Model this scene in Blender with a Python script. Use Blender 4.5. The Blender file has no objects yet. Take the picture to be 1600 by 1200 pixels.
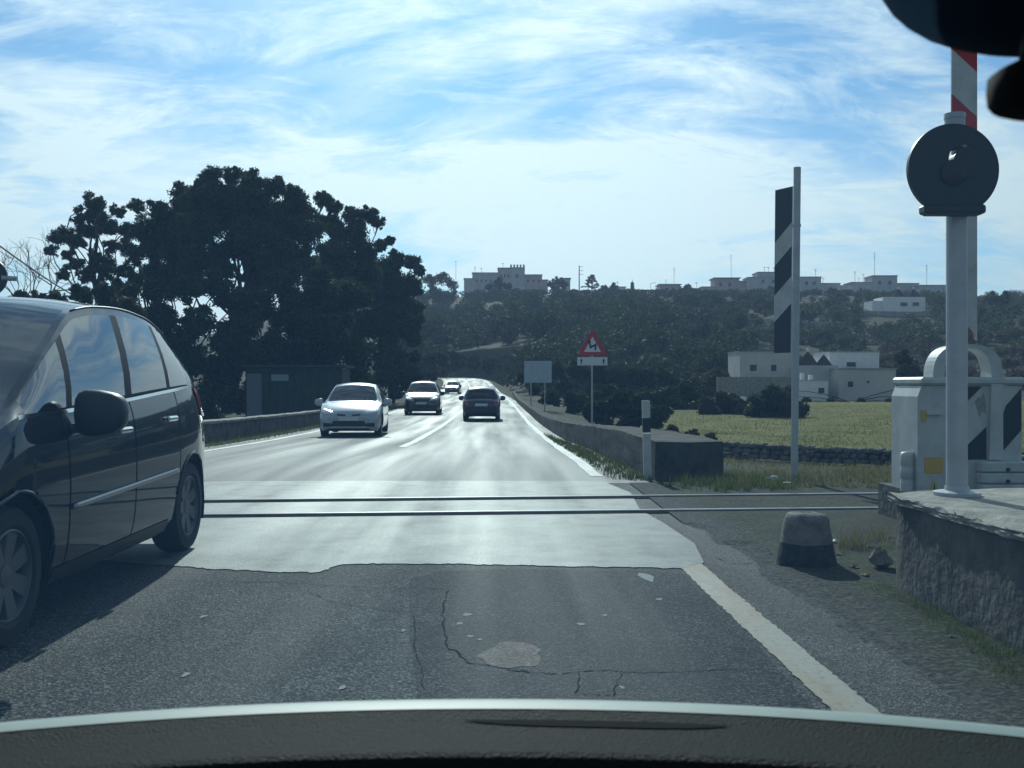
import bpy, math, random
import numpy as np
from mathutils import Vector, Matrix
from mathutils.bvhtree import BVHTree

random.seed(7); RNG = np.random.default_rng(7)
R = math.radians
sc = bpy.context.scene
col = sc.collection

# ------------------------------------------------------------------ camera
F = 1560.0                      # focal length in pixels of a 1600 px wide picture
YAW = math.atan(25 / F)         # the camera looks a little right of the road's axis
CAMH = 1.2
cam = bpy.data.cameras.new('camera'); camo = bpy.data.objects.new('camera', cam); col.objects.link(camo)
camo.location = (0, 0, CAMH); camo.rotation_euler = (R(90), 0, -YAW)
cam.sensor_width = 36; cam.lens = 36 * F / 1600
cam.clip_start = 0.05; cam.clip_end = 3000
cam.dof.use_dof = True; cam.dof.focus_distance = 18; cam.dof.aperture_fstop = 14
sc.camera = camo

# ------------------------------------------------------------------ light
CL1, CL2 = (2.3, 5.1), (6.1, 2.3)     # where in the cloud field this day lies
SUN_EL, SUN_AZ = R(33), R(-5)   # azimuth measured from +Y, positive to the right
sund = Vector((math.sin(SUN_AZ) * math.cos(SUN_EL), math.cos(SUN_AZ) * math.cos(SUN_EL), math.sin(SUN_EL)))
sl = bpy.data.lights.new('sun', 'SUN'); sl.energy = 3.6; sl.angle = R(0.6); sl.color = (1.0, 0.96, 0.90)
so = bpy.data.objects.new('sun', sl); col.objects.link(so)
so.rotation_euler = (-sund).to_track_quat('-Z', 'Y').to_euler(); so.location = (0, -5, 30)

w = bpy.data.worlds.new('World'); sc.world = w; w.use_nodes = True
nt = w.node_tree; nt.nodes.clear()
def N(nt, t, **k):
    n = nt.nodes.new(t)
    for a, b in k.items(): setattr(n, a, b)
    return n
def L(nt, a, b): nt.links.new(a, b)
def mth(nt, op, a, b=None, clamp=False):
    n = N(nt, 'ShaderNodeMath', operation=op, use_clamp=clamp)
    for i, v in enumerate((a, b)):
        if v is None: continue
        if isinstance(v, (int, float)): n.inputs[i].default_value = v
        else: L(nt, v, n.inputs[i])
    return n.outputs[0]
def mixc(nt, f, a, b, blend='MIX'):
    n = N(nt, 'ShaderNodeMix', data_type='RGBA', blend_type=blend)
    for i, v in ((0, f), (6, a), (7, b)):
        if isinstance(v, (int, float)): n.inputs[i].default_value = v
        elif isinstance(v, (tuple, list)): n.inputs[i].default_value = (*v[:3], 1)
        else: L(nt, v, n.inputs[i])
    return n.outputs[2]
def ramp(nt, f, stops):
    n = N(nt, 'ShaderNodeValToRGB'); L(nt, f, n.inputs[0])
    e = n.color_ramp.elements
    while len(e) < len(stops): e.new(0.5)
    for i, (p, c) in enumerate(stops):
        e[i].position = p; e[i].color = (c, c, c, 1) if isinstance(c, (int, float)) else (*c, 1)
    return n.outputs[0]

sky = N(nt, 'ShaderNodeTexSky', sky_type='NISHITA'); sky.sun_disc = False
sky.sun_elevation = SUN_EL; sky.sun_rotation = SUN_AZ
sky.air_density = 1.0; sky.dust_density = 0.6; sky.ozone_density = 2.0
tc = N(nt, 'ShaderNodeTexCoord')
sep = N(nt, 'ShaderNodeSeparateXYZ'); L(nt, tc.outputs['Generated'], sep.inputs[0])
zz = mth(nt, 'ADD', mth(nt, 'MAXIMUM', sep.outputs[2], 0.0), 0.32)
cu = mth(nt, 'DIVIDE', sep.outputs[0], zz); cv = mth(nt, 'DIVIDE', sep.outputs[1], zz)
cmb = N(nt, 'ShaderNodeCombineXYZ'); L(nt, cu, cmb.inputs[0]); L(nt, cv, cmb.inputs[1])
def cloud(rot, scl, loc, scale, det, rough, dist, lo, hi):
    mp = N(nt, 'ShaderNodeMapping'); L(nt, cmb.outputs[0], mp.inputs[0])
    mp.inputs['Rotation'].default_value = (0, 0, rot); mp.inputs['Scale'].default_value = scl; mp.inputs['Location'].default_value = loc
    no = N(nt, 'ShaderNodeTexNoise'); L(nt, mp.outputs[0], no.inputs[0])
    no.inputs['Scale'].default_value = scale; no.inputs['Detail'].default_value = det
    no.inputs['Roughness'].default_value = rough; no.inputs['Distortion'].default_value = dist
    return ramp(nt, no.outputs[0], [(lo, 0.0), (hi, 1.0)])
c1 = cloud(R(14), (0.8, 1.15, 1), (CL1[0], CL1[1], 0), 1.7, 10, 0.60, 0.6, 0.42, 0.64)
c2 = cloud(R(-38), (0.75, 1.6, 1), (CL2[0], CL2[1], 0), 4.2, 12, 0.70, 0.7, 0.45, 0.70)
cl = mth(nt, 'ADD', mth(nt, 'MULTIPLY', c1, 0.85), mth(nt, 'MULTIPLY', c2, 0.75), clamp=True)
hor = mth(nt, 'POWER', mth(nt, 'SUBTRACT', 1.0, mth(nt, 'MAXIMUM', sep.outputs[2], 0.0), clamp=True), 5.5)
cl = mth(nt, 'MULTIPLY', mth(nt, 'ADD', cl, mth(nt, 'MULTIPLY', hor, 0.75), clamp=True), 0.94)
vd = N(nt, 'ShaderNodeVectorMath', operation='DOT_PRODUCT'); L(nt, tc.outputs['Generated'], vd.inputs[0]); vd.inputs[1].default_value = sund
glow = mth(nt, 'POWER', mth(nt, 'MAXIMUM', vd.outputs['Value'], 0.0), 3.0)
cb = mth(nt, 'ADD', 4.0, mth(nt, 'MULTIPLY', glow, 10.0))
cc = N(nt, 'ShaderNodeVectorMath', operation='SCALE'); cc.inputs[0].default_value = (0.93, 1.0, 1.04); L(nt, cb, cc.inputs['Scale'])
blue = mixc(nt, 1.0, sky.outputs[0], (0.44, 0.80, 1.06), 'MULTIPLY')
bg = N(nt, 'ShaderNodeBackground'); bg.inputs[1].default_value = 0.09
L(nt, mixc(nt, cl, blue, cc.outputs[0]), bg.inputs[0])
wo = N(nt, 'ShaderNodeOutputWorld'); L(nt, bg.outputs[0], wo.inputs[0])

sc.view_settings.view_transform = 'Standard'; sc.view_settings.look = 'None'
sc.view_settings.gamma = 1; sc.view_settings.exposure = 0.0; sc.view_settings.use_curve_mapping = False
sc.cycles.max_bounces = 6; sc.cycles.transparent_max_bounces = 12; sc.cycles.volume_bounces = 0
sc.cycles.use_denoising = True

# ------------------------------------------------------------------ helpers
def pt(px, py, d):
    """point seen at a picture position, d metres ahead"""
    r, u = (px - 800) / F * d, (600 - py) / F * d
    s, c = math.sin(YAW), math.cos(YAW)
    return Vector((r * c + d * s, d * c - r * s, CAMH + u))
def gp(px, py, z=0.0):
    return pt(px, py, (CAMH - z) * F / (py - 600))

def pchip(xs, ys):
    xs = np.array(xs, float); ys = np.array(ys, float)
    h = np.diff(xs); d = np.diff(ys) / h
    m = np.zeros(len(xs)); m[0], m[-1] = d[0], d[-1]
    for i in range(1, len(xs) - 1):
        if d[i - 1] * d[i] > 0:
            a = (2 * h[i] + h[i - 1]); b = (h[i] + 2 * h[i - 1])
            m[i] = (a + b) / (a / d[i - 1] + b / d[i])
    def f(x):
        x = min(max(x, xs[0]), xs[-1]); i = min(int(np.searchsorted(xs, x, 'right')) - 1, len(xs) - 2)
        t = (x - xs[i]) / h[i]
        return float((2*t**3-3*t**2+1)*ys[i] + (t**3-2*t**2+t)*h[i]*m[i] + (-2*t**3+3*t**2)*ys[i+1] + (t**3-t**2)*h[i]*m[i+1])
    return f
def sstep(a, b, x):
    t = min(max((x - a) / (b - a), 0), 1); return t * t * (3 - 2 * t)

MATS = {}
def mat(name, c, rough=0.7, metal=0.0, spec=0.5, var=0.0, vscale=4.0, c2=None, bump=0.0, bscale=40.0, coat=0.0, emit=None, det=4):
    if name in MATS: return MATS[name]
    m = bpy.data.materials.new(name); m.use_nodes = True
    t = m.node_tree; p = t.nodes['Principled BSDF']
    p.inputs['Base Color'].default_value = (*c, 1); p.inputs['Roughness'].default_value = rough
    p.inputs['Metallic'].default_value = metal; p.inputs['Specular IOR Level'].default_value = spec
    p.inputs['Coat Weight'].default_value = coat; p.inputs['Coat Roughness'].default_value = 0.04
    tcn = N(t, 'ShaderNodeTexCoord')
    if var or c2:
        no = N(t, 'ShaderNodeTexNoise'); L(t, tcn.outputs['Object'], no.inputs[0])
        no.inputs['Scale'].default_value = vscale; no.inputs['Detail'].default_value = det; no.inputs['Roughness'].default_value = 0.65
        f = ramp(t, no.outputs[0], [(0.32, 0.0), (0.68, 1.0)])
        a = tuple(v * (1 - var) for v in c); b = c2 or tuple(min(v * (1 + var), 1) for v in c)
        L(t, mixc(t, f, a, b), p.inputs['Base Color'])
    if bump:
        nb = N(t, 'ShaderNodeTexNoise'); L(t, tcn.outputs['Object'], nb.inputs[0]); nb.inputs['Scale'].default_value = bscale
        nb.inputs['Detail'].default_value = 5
        bp = N(t, 'ShaderNodeBump'); bp.inputs['Strength'].default_value = bump; bp.inputs['Distance'].default_value = 0.02
        L(t, nb.outputs[0], bp.inputs['Height']); L(t, bp.outputs[0], p.inputs['Normal'])
    if emit: p.inputs['Emission Color'].default_value = (*c, 1); p.inputs['Emission Strength'].default_value = emit
    MATS[name] = m; return m

def tag(o, label=None, cat=None, group=None, kind=None):
    if label: o['label'] = label
    if cat: o['category'] = cat
    if group: o['group'] = group
    if kind: o['kind'] = kind
    return o
def link(o, parent=None):
    col.objects.link(o)
    if parent is not None: o.parent = parent
    return o
def empty(name, loc=(0, 0, 0), rz=0.0):
    o = bpy.data.objects.new(name, None); o.empty_display_size = 0.2; col.objects.link(o)
    o.location = loc; o.rotation_euler = (0, 0, rz); return o
def npmesh(name, V, Fq, m, parent=None, smooth=False):
    """mesh from numpy arrays, all faces of one size"""
    V = np.asarray(V, np.float32); Fq = np.asarray(Fq, np.int32); k = Fq.shape[1]
    me = bpy.data.meshes.new(name)
    me.vertices.add(len(V)); me.vertices.foreach_set('co', V.ravel())
    me.loops.add(Fq.size); me.loops.foreach_set('vertex_index', Fq.ravel())
    me.polygons.add(len(Fq)); me.polygons.foreach_set('loop_start', np.arange(0, Fq.size, k, dtype=np.int32))
    me.polygons.foreach_set('loop_total', np.full(len(Fq), k, np.int32))
    if smooth: me.polygons.foreach_set('use_smooth', np.ones(len(Fq), bool))
    me.update(calc_edges=True); me.materials.append(m)
    return link(bpy.data.objects.new(name, me), parent)

class MB:
    def __init__(s): s.v = []; s.f = []
    def add(s, vs, fs, M=None):
        b = len(s.v)
        s.v += [tuple(M @ Vector(v)) if M is not None else tuple(v) for v in vs]
        s.f += [tuple(i + b for i in f) for f in fs]; return s
    def box(s, c, d, M=None, bev=0.0):
        x, y, z = d[0] / 2, d[1] / 2, d[2] / 2
        T = Matrix.Translation(c) if M is None else M @ Matrix.Translation(c)
        if bev <= 0:
            vs = [(i * x, j * y, k * z) for i in (-1, 1) for j in (-1, 1) for k in (-1, 1)]
            fs = [(0, 1, 3, 2), (4, 6, 7, 5), (0, 4, 5, 1), (2, 3, 7, 6), (0, 2, 6, 4), (1, 5, 7, 3)]
            return s.add(vs, fs, T)
        b = min(bev, x * .9, y * .9, z * .9); vs = []; idx = {}
        for i in (-1, 1):
            for j in (-1, 1):
                for k in (-1, 1):
                    for ax, v in enumerate(((i * x, j * (y - b), k * (z - b)), (i * (x - b), j * y, k * (z - b)), (i * (x - b), j * (y - b), k * z))):
                        idx[(i, j, k, ax)] = len(vs); vs.append(v)
        fs = []
        for sgn in (-1, 1):
            for ax in range(3):
                o = [a for a in range(3) if a != ax]; q = []
                for p, r in ((-1, -1), (1, -1), (1, 1), (-1, 1)):
                    kk = [0, 0, 0]; kk[ax] = sgn; kk[o[0]] = p; kk[o[1]] = r
                    q.append(idx[(*kk, ax)])
                fs.append(tuple(q))
        for ax in range(3):
            o = [a for a in range(3) if a != ax]
            for p in (-1, 1):
                for r in (-1, 1):
                    q = []
                    for t, a2 in ((-1, o[0]), (1, o[0]), (1, o[1]), (-1, o[1])):
                        kk = [0, 0, 0]; kk[ax] = t; kk[o[0]] = p; kk[o[1]] = r
                        q.append(idx[(*kk, a2)])
                    fs.append(tuple(q))
        for i in (-1, 1):
            for j in (-1, 1):
                for k in (-1, 1): fs.append(tuple(idx[(i, j, k, a)] for a in range(3)))
        return s.add(vs, fs, T)
    def tube(s, pts, rad, n=8, cap=True, M=None):
        pts = [Vector(p) for p in pts]; rad = rad if isinstance(rad, (list, tuple)) else [rad] * len(pts)
        vs = []; fs = []; up = None
        for i, p in enumerate(pts):
            t = (pts[min(i + 1, len(pts) - 1)] - pts[max(i - 1, 0)]).normalized()
            if up is None:
                up = Vector((0, 0, 1)) if abs(t.z) < .9 else Vector((1, 0, 0))
            a = t.cross(up).normalized(); b = a.cross(t).normalized(); up = b
            for k in range(n):
                an = 2 * math.pi * k / n
                vs.append(p + (a * math.cos(an) + b * math.sin(an)) * rad[i])
        for i in range(len(pts) - 1):
            for k in range(n):
                fs.append((i*n+k, i*n+(k+1) % n, (i+1)*n+(k+1) % n, (i+1)*n+k))
        if cap:
            fs.append(tuple(range(n))[::-1]); fs.append(tuple((len(pts)-1)*n+k for k in range(n)))
        return s.add(vs, fs, M)
    def lathe(s, prof, n=24, M=None):
        """profile of (radius, height) turned round z"""
        vs = []; fs = []
        for r, z in prof:
            for k in range(n):
                a = 2 * math.pi * k / n; vs.append((r * math.cos(a), r * math.sin(a), z))
        for i in range(len(prof) - 1):
            for k in range(n): fs.append((i*n+k, i*n+(k+1) % n, (i+1)*n+(k+1) % n, (i+1)*n+k))
        return s.add(vs, fs, M)
    def prism(s, poly, h, M=None, z0=0.0):
        """polygon in xy pushed up by h"""
        n = len(poly)
        vs = [(x, y, z0) for x, y in poly] + [(x, y, z0 + h) for x, y in poly]
        fs = [tuple(range(n))[::-1], tuple(range(n, 2 * n))] + [(i, (i+1) % n, n + (i+1) % n, n + i) for i in range(n)]
        return s.add(vs, fs, M)
    def build(s, name, m, parent=None, smooth=False, angle=None):
        me = bpy.data.meshes.new(name); me.from_pydata(s.v, [], s.f); me.update()
        me.materials.append(m)
        if smooth or angle: 
            me.polygons.foreach_set('use_smooth', np.ones(len(me.polygons), bool))
            if angle: me.set_sharp_from_angle(angle=R(angle))
        return link(bpy.data.objects.new(name, me), parent)
def Mx(loc=(0, 0, 0), rx=0, ry=0, rz=0, s=None):
    m = Matrix.Translation(loc) @ Matrix.Rotation(rz, 4, 'Z') @ Matrix.Rotation(ry, 4, 'Y') @ Matrix.Rotation(rx, 4, 'X')
    if s: m = m @ Matrix.Diagonal((*s, 1))
    return m

# ------------------------------------------------------------------ lie of the land
base = pchip([-60, 13.5, 19, 26, 42, 75, 119, 150, 190, 230, 300], [0, 0, -.09, -.22, -.35, -.35, -.02, .75, 2.1, 2.6, 2.7])
roadx = pchip([-60, 80, 100, 119, 150, 170, 200, 220, 240], [-2.0, -2.0, -2.35, -3.0, -4.0, -4.8, -7.5, -11, -18])
def hillz(x, y):
    k = sstep(-210, -75, x) * (1 - 0.6 * sstep(330, 620, x))
    t = min(max((y - 135) / (520 - 135), 0), 1)
    s = 0.55 * t + 0.45 * t * t * (3 - 2 * t)
    und = 1.3 * math.sin(x * .021 + y * .013) + 0.8 * math.sin(x * .05 - y * .03 + 1)
    lf = sstep(-40, 20, x - 0.0 * y)            # the road's side stays low a little longer
    s *= (0.6 + 0.4 * lf) if t < .5 else (0.6 + 0.4 * lf) + (0.4 - 0.4 * lf) * sstep(.5, 1, t)
    return k * (46.5 * s + und * min(t * 4, 1))
def terrain(x, y):
    b = base(y); cx = roadx(y); dx = x - cx
    z = b - 0.03
    if dx > 4.4:
        drop = sstep(4.4, 8.5, dx) * sstep(13, 24, y)
        z = z * (1 - drop) + (-0.72) * drop
    if dx < -5.2:
        z = z + 0.0
    if y > 120:
        kk = sstep(5.5, 40, abs(dx)) if y < 240 else 1.0
        z = z * (1 - kk) + (hillz(x, y) + (-.72 if dx > 0 else 0)) * kk
        if y >= 240: z = hillz(x, y)
    return z

# ------------------------------------------------------------------ ground materials
def ground_mat():
    m = bpy.data.materials.new('ground'); m.use_nodes = True; t = m.node_tree; p = t.nodes['Principled BSDF']
    tcn = N(t, 'ShaderNodeTexCoord')
    def noise(s, d=5, r=.6):
        n = N(t, 'ShaderNodeTexNoise'); L(t, tcn.outputs['Object'], n.inputs[0]); n.inputs['Scale'].default_value = s
        n.inputs['Detail'].default_value = d; n.inputs['Roughness'].default_value = r; return n.outputs[0]
    a = ramp(t, noise(.05), [(.35, (.032, .040, .018)), (.65, (.052, .050, .028))])
    b = ramp(t, noise(.9), [(.3, (.026, .034, .012)), (.7, (.062, .058, .034))])
    c = mixc(t, .5, a, b)
    c = mixc(t, ramp(t, noise(14), [(.4, 0.), (.7, .7)]), c, (.05, .045, .03))
    L(t, c, p.inputs['Base Color']); p.inputs['Roughness'].default_value = .95; p.inputs['Specular IOR Level'].default_value = .15
    bp = N(t, 'ShaderNodeBump'); bp.inputs['Strength'].default_value = .7; bp.inputs['Distance'].default_value = .05
    L(t, noise(9), bp.inputs['Height']); L(t, bp.outputs[0], p.inputs['Normal'])
    return m
def asphalt_mat(name, dark, light, chips=.5, rough=.55, tone=.25, tscale=.45, scale=75.0, grain=((.15, 0.), (.75, .55), (.96, 1.)), blotch=0.0, spec=.32):
    m = bpy.data.materials.new(name); m.use_nodes = True; t = m.node_tree; p = t.nodes['Principled BSDF']
    tcn = N(t, 'ShaderNodeTexCoord')
    vo = N(t, 'ShaderNodeTexVoronoi'); L(t, tcn.outputs['Object'], vo.inputs[0]); vo.inputs['Scale'].default_value = scale
    sp = N(t, 'ShaderNodeSeparateColor'); L(t, vo.outputs['Color'], sp.inputs[0])
    f = ramp(t, sp.outputs[0], grain)
    c = mixc(t, f, dark, light)
    no = N(t, 'ShaderNodeTexNoise'); L(t, tcn.outputs['Object'], no.inputs[0]); no.inputs['Scale'].default_value = tscale
    no.inputs['Detail'].default_value = 6; no.inputs['Roughness'].default_value = .6
    g = ramp(t, no.outputs[0], [(.3, 1 - tone), (.7, 1 + tone)])
    c = mixc(t, 1.0, c, g, 'MULTIPLY')
    if blotch:
        nb2 = N(t, 'ShaderNodeTexNoise'); L(t, tcn.outputs['Object'], nb2.inputs[0]); nb2.inputs['Scale'].default_value = 2.4; nb2.inputs['Detail'].default_value = 9; nb2.inputs['Roughness'].default_value = .68
        c = mixc(t, 1.0, c, ramp(t, nb2.outputs[0], [(.36, 1 - blotch), (.52, 1.0), (.72, 1 + blotch * .5)]), 'MULTIPLY')
    # tyres polish the wheel tracks: streaks along the road
    mp = N(t, 'ShaderNodeMapping'); L(t, tcn.outputs['Object'], mp.inputs[0]); mp.inputs['Scale'].default_value = (1.1, .05, 1)
    ns = N(t, 'ShaderNodeTexNoise'); L(t, mp.outputs[0], ns.inputs[0]); ns.inputs['Scale'].default_value = 1.3; ns.inputs['Detail'].default_value = 5
    L(t, ramp(t, ns.outputs[0], [(.3, rough - .13), (.7, rough + .13)]), p.inputs['Roughness'])
    c = mixc(t, 1.0, c, ramp(t, ns.outputs[0], [(.30, 1 - tone * 1.3), (.58, 1.0), (.75, 1 + tone * .5)]), 'MULTIPLY')
    L(t, c, p.inputs['Base Color'])
    p.inputs['Specular IOR Level'].default_value = spec
    bp = N(t, 'ShaderNodeBump'); bp.inputs['Strength'].default_value = chips; bp.inputs['Distance'].default_value = .004
    L(t, vo.outputs['Distance'], bp.inputs['Height']); L(t, bp.outputs[0], p.inputs['Normal'])
    return m
GROUND = ground_mat()
ASPH = asphalt_mat('asphalt', (.012, .014, .014), (.18, .185, .182), 1.0, .8, .26, .5, 115, ((.25, 0.), (.7, .3), (.97, 1.)), .25, .22)
ASPH_NEW = asphalt_mat('asphalt_patch', (.005, .006, .007), (.12, .125, .128), 1.0, .8, .3, .9, 115, ((.35, 0.), (.75, .25), (.97, 1.)), .3, .2)
ASPH_FAR = asphalt_mat('asphalt_polished', (.040, .043, .042), (.115, .12, .117), .3, .64, .5, .25, 90)
SLAB = asphalt_mat('crossing_surface', (.11, .122, .112), (.22, .233, .218), .5, .56, .4, .9, 90, blotch=.7, spec=.26)
SHOULDER = asphalt_mat('gritty_shoulder', (.035, .033, .028), (.13, .12, .10), 1.0, .85, .45, 1.3, 50)

# ------------------------------------------------------------------ ground sheet
xs = np.unique(np.concatenate([np.linspace(-900, -120, 27), np.linspace(-120, -20, 26), np.linspace(-20, 30, 101), np.linspace(30, 140, 45), np.linspace(140, 700, 29)]))
ys = np.unique(np.concatenate([np.linspace(-60, 0, 13), np.linspace(0, 40, 61), np.linspace(40, 150, 56), np.linspace(150, 560, 83), np.linspace(560, 1000, 12)]))
V = [(x, y, terrain(x, y)) for y in ys for x in xs]
nx = len(xs)
Fq = [(j*nx+i, j*nx+i+1, (j+1)*nx+i+1, (j+1)*nx+i) for j in range(len(ys)-1) for i in range(nx-1)]
tag(npmesh('ground', V, Fq, GROUND, smooth=True), kind='structure')

# ------------------------------------------------------------------ road
def strip(name, y0, y1, xl, xr, dz, m, parent=None, step=None, nxs=2, jag=0.0):
    """a sheet that follows the road between two offsets from its axis"""
    V = []; ysr = []; y = y0
    while y < y1 - 1e-6:
        ysr.append(y); y += step or max(.5, abs(y) * .04)
    ysr.append(y1)
    for y in ysr:
        cx = roadx(y); s = (roadx(y + .5) - roadx(y - .5)); q = math.sqrt(1 + s * s)
        for k in range(nxs):
            o = xl + (xr - xl) * k / (nxs - 1)
            j = random.uniform(-jag, jag) if k in (0, nxs - 1) else 0
            V.append((cx + (o + j) / q * 1.0, y - s * (o + j) / q, base(y) + dz))
    Fq = [(j*nxs+i, j*nxs+i+1, (j+1)*nxs+i+1, (j+1)*nxs+i) for j in range(len(ysr)-1) for i in range(nxs-1)]
    return npmesh(name, V, Fq, m, parent)
road = tag(strip('road', -8, 13.0, -4.1, 3.75, 0.0, ASPH, nxs=4), kind='structure')
tag(strip('road', 12.0, 238, -4.1, 3.85, 0.004, ASPH_FAR, nxs=4, jag=.03), kind='structure')
# surface pieces round the rails, irregular front edge
def ragged(p, q, n, amp):
    p, q = Vector(p), Vector(q); d = (q - p); nrm = Vector((-d.y, d.x)).normalized(); out = []; o = 0
    for i in range(n):
        o = o * .6 + random.uniform(-amp, amp); out.append(p + d * i / n + nrm * o)
    return out
def sheet(name, poly, z, m, parent=None):
    mb = MB(); mb.add([(p[0], p[1], (z(p[0], p[1]) if callable(z) else z)) for p in poly], [tuple(range(len(poly)))])
    return mb.build(name, m, parent)
front = [gp(x, y).xy for x, y in [(150, 876), (255, 884), (330, 890), (420, 894), (495, 896), (508, 892), (528, 884), (600, 881), (700, 882), (800, 884), (900, 886), (1000, 888), (1064, 889)]]
fr2 = []
for a, b in zip(front[:-1], front[1:]):
    k = max(2, int((b - a).length / .035))
    fr2 += [a.lerp(b, i / k) + Vector((random.uniform(-.01, .01), random.uniform(-.022, .022))) for i in range(k)]
pol = fr2 + [front[-1]] + [gp(1100, 880).xy, gp(1085, 850).xy, gp(1040, 820).xy, gp(1000, 797).xy, gp(985, 770).xy, gp(940, 752).xy]
pol += [Vector((-2.0, 12.35)), Vector((-6.0, 12.2)), Vector((-6.3, 9)), Vector((-5.6, 6.9)), Vector((-4.4, 6.9))]
tag(sheet('crossing_surface', pol, .0055, SLAB), kind='structure')
# darker band left by the tyres beyond the rails and patches of newer asphalt
sheet('road_patch', [gp(x, y).xy for x, y in [(640, 905), (690, 893), (800, 889), (1000, 893), (1085, 898), (1165, 985), (1230, 1062), (1290, 1130), (1330, 1180), (660, 1180), (652, 1080), (640, 990)]], .002, ASPH_NEW, road)
# cracks: narrow sunken seams filled with dirt
CR = mat('crack_dirt', (.012, .013, .014), .95, spec=.1)
def crack(pts, w0=.012, jig=.010, n=9):
    w0 *= .36
    pts = [gp(*p).xy for p in pts]; L_ = []
    for a, b in zip(pts[:-1], pts[1:]):
        for i in range(n): L_.append(a.lerp(b, i / n) + Vector((random.uniform(-jig, jig), random.uniform(-jig, jig))))
    L_.append(pts[-1]); vs = []; fs = []
    for i, p in enumerate(L_):
        t = (L_[min(i+1, len(L_)-1)] - L_[max(i-1, 0)]).normalized(); nn = Vector((-t.y, t.x))
        ww = w0 * random.uniform(.15, 1.4) * (1 if 0 < i < len(L_) - 1 else .1)
        vs += [(*(p + nn * ww), .0042), (*(p - nn * ww), .0042)]
    fs = [(2*i, 2*i+1, 2*i+3, 2*i+2) for i in range(len(L_) - 1)]
    mb = MB(); mb.add(vs, fs); return mb.build('crack', CR, road)
crack([(230, 905), (330, 908), (430, 910), (500, 915), (580, 918), (700, 922)], .008)
crack([(478, 922), (510, 938), (560, 950), (640, 958)], .007)
crack([(700, 922), (690, 960), (700, 1010), (730, 1035), (800, 1048), (870, 1055)], .013, .012)
crack([(645, 960), (650, 1020), (665, 1080)], .008)
crack([(870, 1055), (930, 1048), (1000, 1052), (1080, 1050), (1190, 1046)], .010)
crack([(905, 1050), (900, 1085), (960, 1088), (970, 1052)], .007)
crack([(60, 1000), (180, 996), (260, 1002)], .005)
crack([(1105, 868), (1150, 882), (1215, 880), (1300, 886)], .010)
BARE = asphalt_mat('worn_pink_base', (.09, .07, .06), (.30, .24, .215), 1.0, .85, .3, 3, 110, blotch=.5)
def blob2(px, py, rx, ry, z, m, name, parent, n=40, j=.16):
    c = gp(px, py).xy; e = gp(px + rx, py).xy; v = gp(px, py - ry).xy; a = (e - c).length; b = (v - c).length
    pts = []; ph = [random.uniform(0, 6.28) for _ in range(4)]
    for i in range(n):
        t = 2 * math.pi * i / n; k = 1 + j * (math.sin(2*t + ph[0]) + .7 * math.sin(3*t + ph[1]) + .5 * math.sin(5*t + ph[2]) + .4 * math.sin(9*t + ph[3])) * .7
        pts.append((c.x + a * k * math.cos(t), c.y + b * k * math.sin(t)))
    return sheet(name, pts, z, m, parent)
blob2(800, 1024, 52, 18, .0036, BARE, 'worn_spot', road)
CHALK = mat('pale_chip', (.24, .245, .235), .9, var=.4, vscale=60)
for (x, y, r) in [(908, 976, 6), (730, 961, 6), (718, 975, 4), (735, 995, 5), (1010, 902, 12), (630, 986, 4), (945, 962, 4), (750, 1000, 4), (318, 964, 5), (290, 1055, 6), (535, 1075, 6), (1030, 937, 4), (972, 1075, 5)]:
    blob2(x, y, r, r * .45, .0034, CHALK, 'pale_chip', road, 9, .35)
# painted lines
def paint_mat(name, c, c2, amt):
    m = bpy.data.materials.new(name); m.use_nodes = True; t = m.node_tree; p = t.nodes['Principled BSDF']
    tcn = N(t, 'ShaderNodeTexCoord')
    def noise(s, sc3=(1, 1, 1)):
        mp = N(t, 'ShaderNodeMapping'); L(t, tcn.outputs['Object'], mp.inputs[0]); mp.inputs['Scale'].default_value = sc3
        n = N(t, 'ShaderNodeTexNoise'); L(t, mp.outputs[0], n.inputs[0]); n.inputs['Scale'].default_value = s
        n.inputs['Detail'].default_value = 8; n.inputs['Roughness'].default_value = .7; return n.outputs[0]
    a = mixc(t, ramp(t, noise(1.6, (2.5, .5, 1)), [(.42, 0.), (.58, 1.)]), c, c2)
    a = mixc(t, ramp(t, noise(26), [(.52, 0.), (.72, amt)]), a, (.06, .06, .055))
    L(t, a, p.inputs['Base Color']); p.inputs['Roughness'].default_value = .65; return m
PAINT = paint_mat('worn_line_paint', (.23, .22, .18), (.21, .14, .07), .95)
PAINT2 = paint_mat('line_paint', (.62, .62, .58), (.48, .47, .43), .4)
def qline(name, pl, pr, z, m):
    """painted line given by its two edges in plan"""
    mb = MB(); n = len(pl)
    mb.add([(*p, z) for p in pl] + [(*p, z) for p in pr], [(i, i+1, n+i+1, n+i) for i in range(n-1)])
    return mb.build(name, m, road)
yy = np.linspace(6.75, 2.6, 140)
ex = lambda y: 1.285 + random.uniform(-.007, .007) + (.05 * (y - 5.8) if y < 5.8 else 0) * -.25
qline('edge_line', [Vector((ex(y) - .08, y)) for y in yy], [Vector((ex(y) + .085, y)) for y in yy], .0045, PAINT)
strip('edge_line', 12.9, 230, 3.22, 3.38, .009, PAINT2, road, jag=.015)
strip('edge_line', 12.9, 230, -3.66, -3.50, .009, PAINT2, road, jag=.015)
strip('center_line', 21, 120, -.05, .12, .009, PAINT2, road, jag=.01)
strip('center_line', 124, 230, -.07, .07, .009, PAINT2, road)
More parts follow.
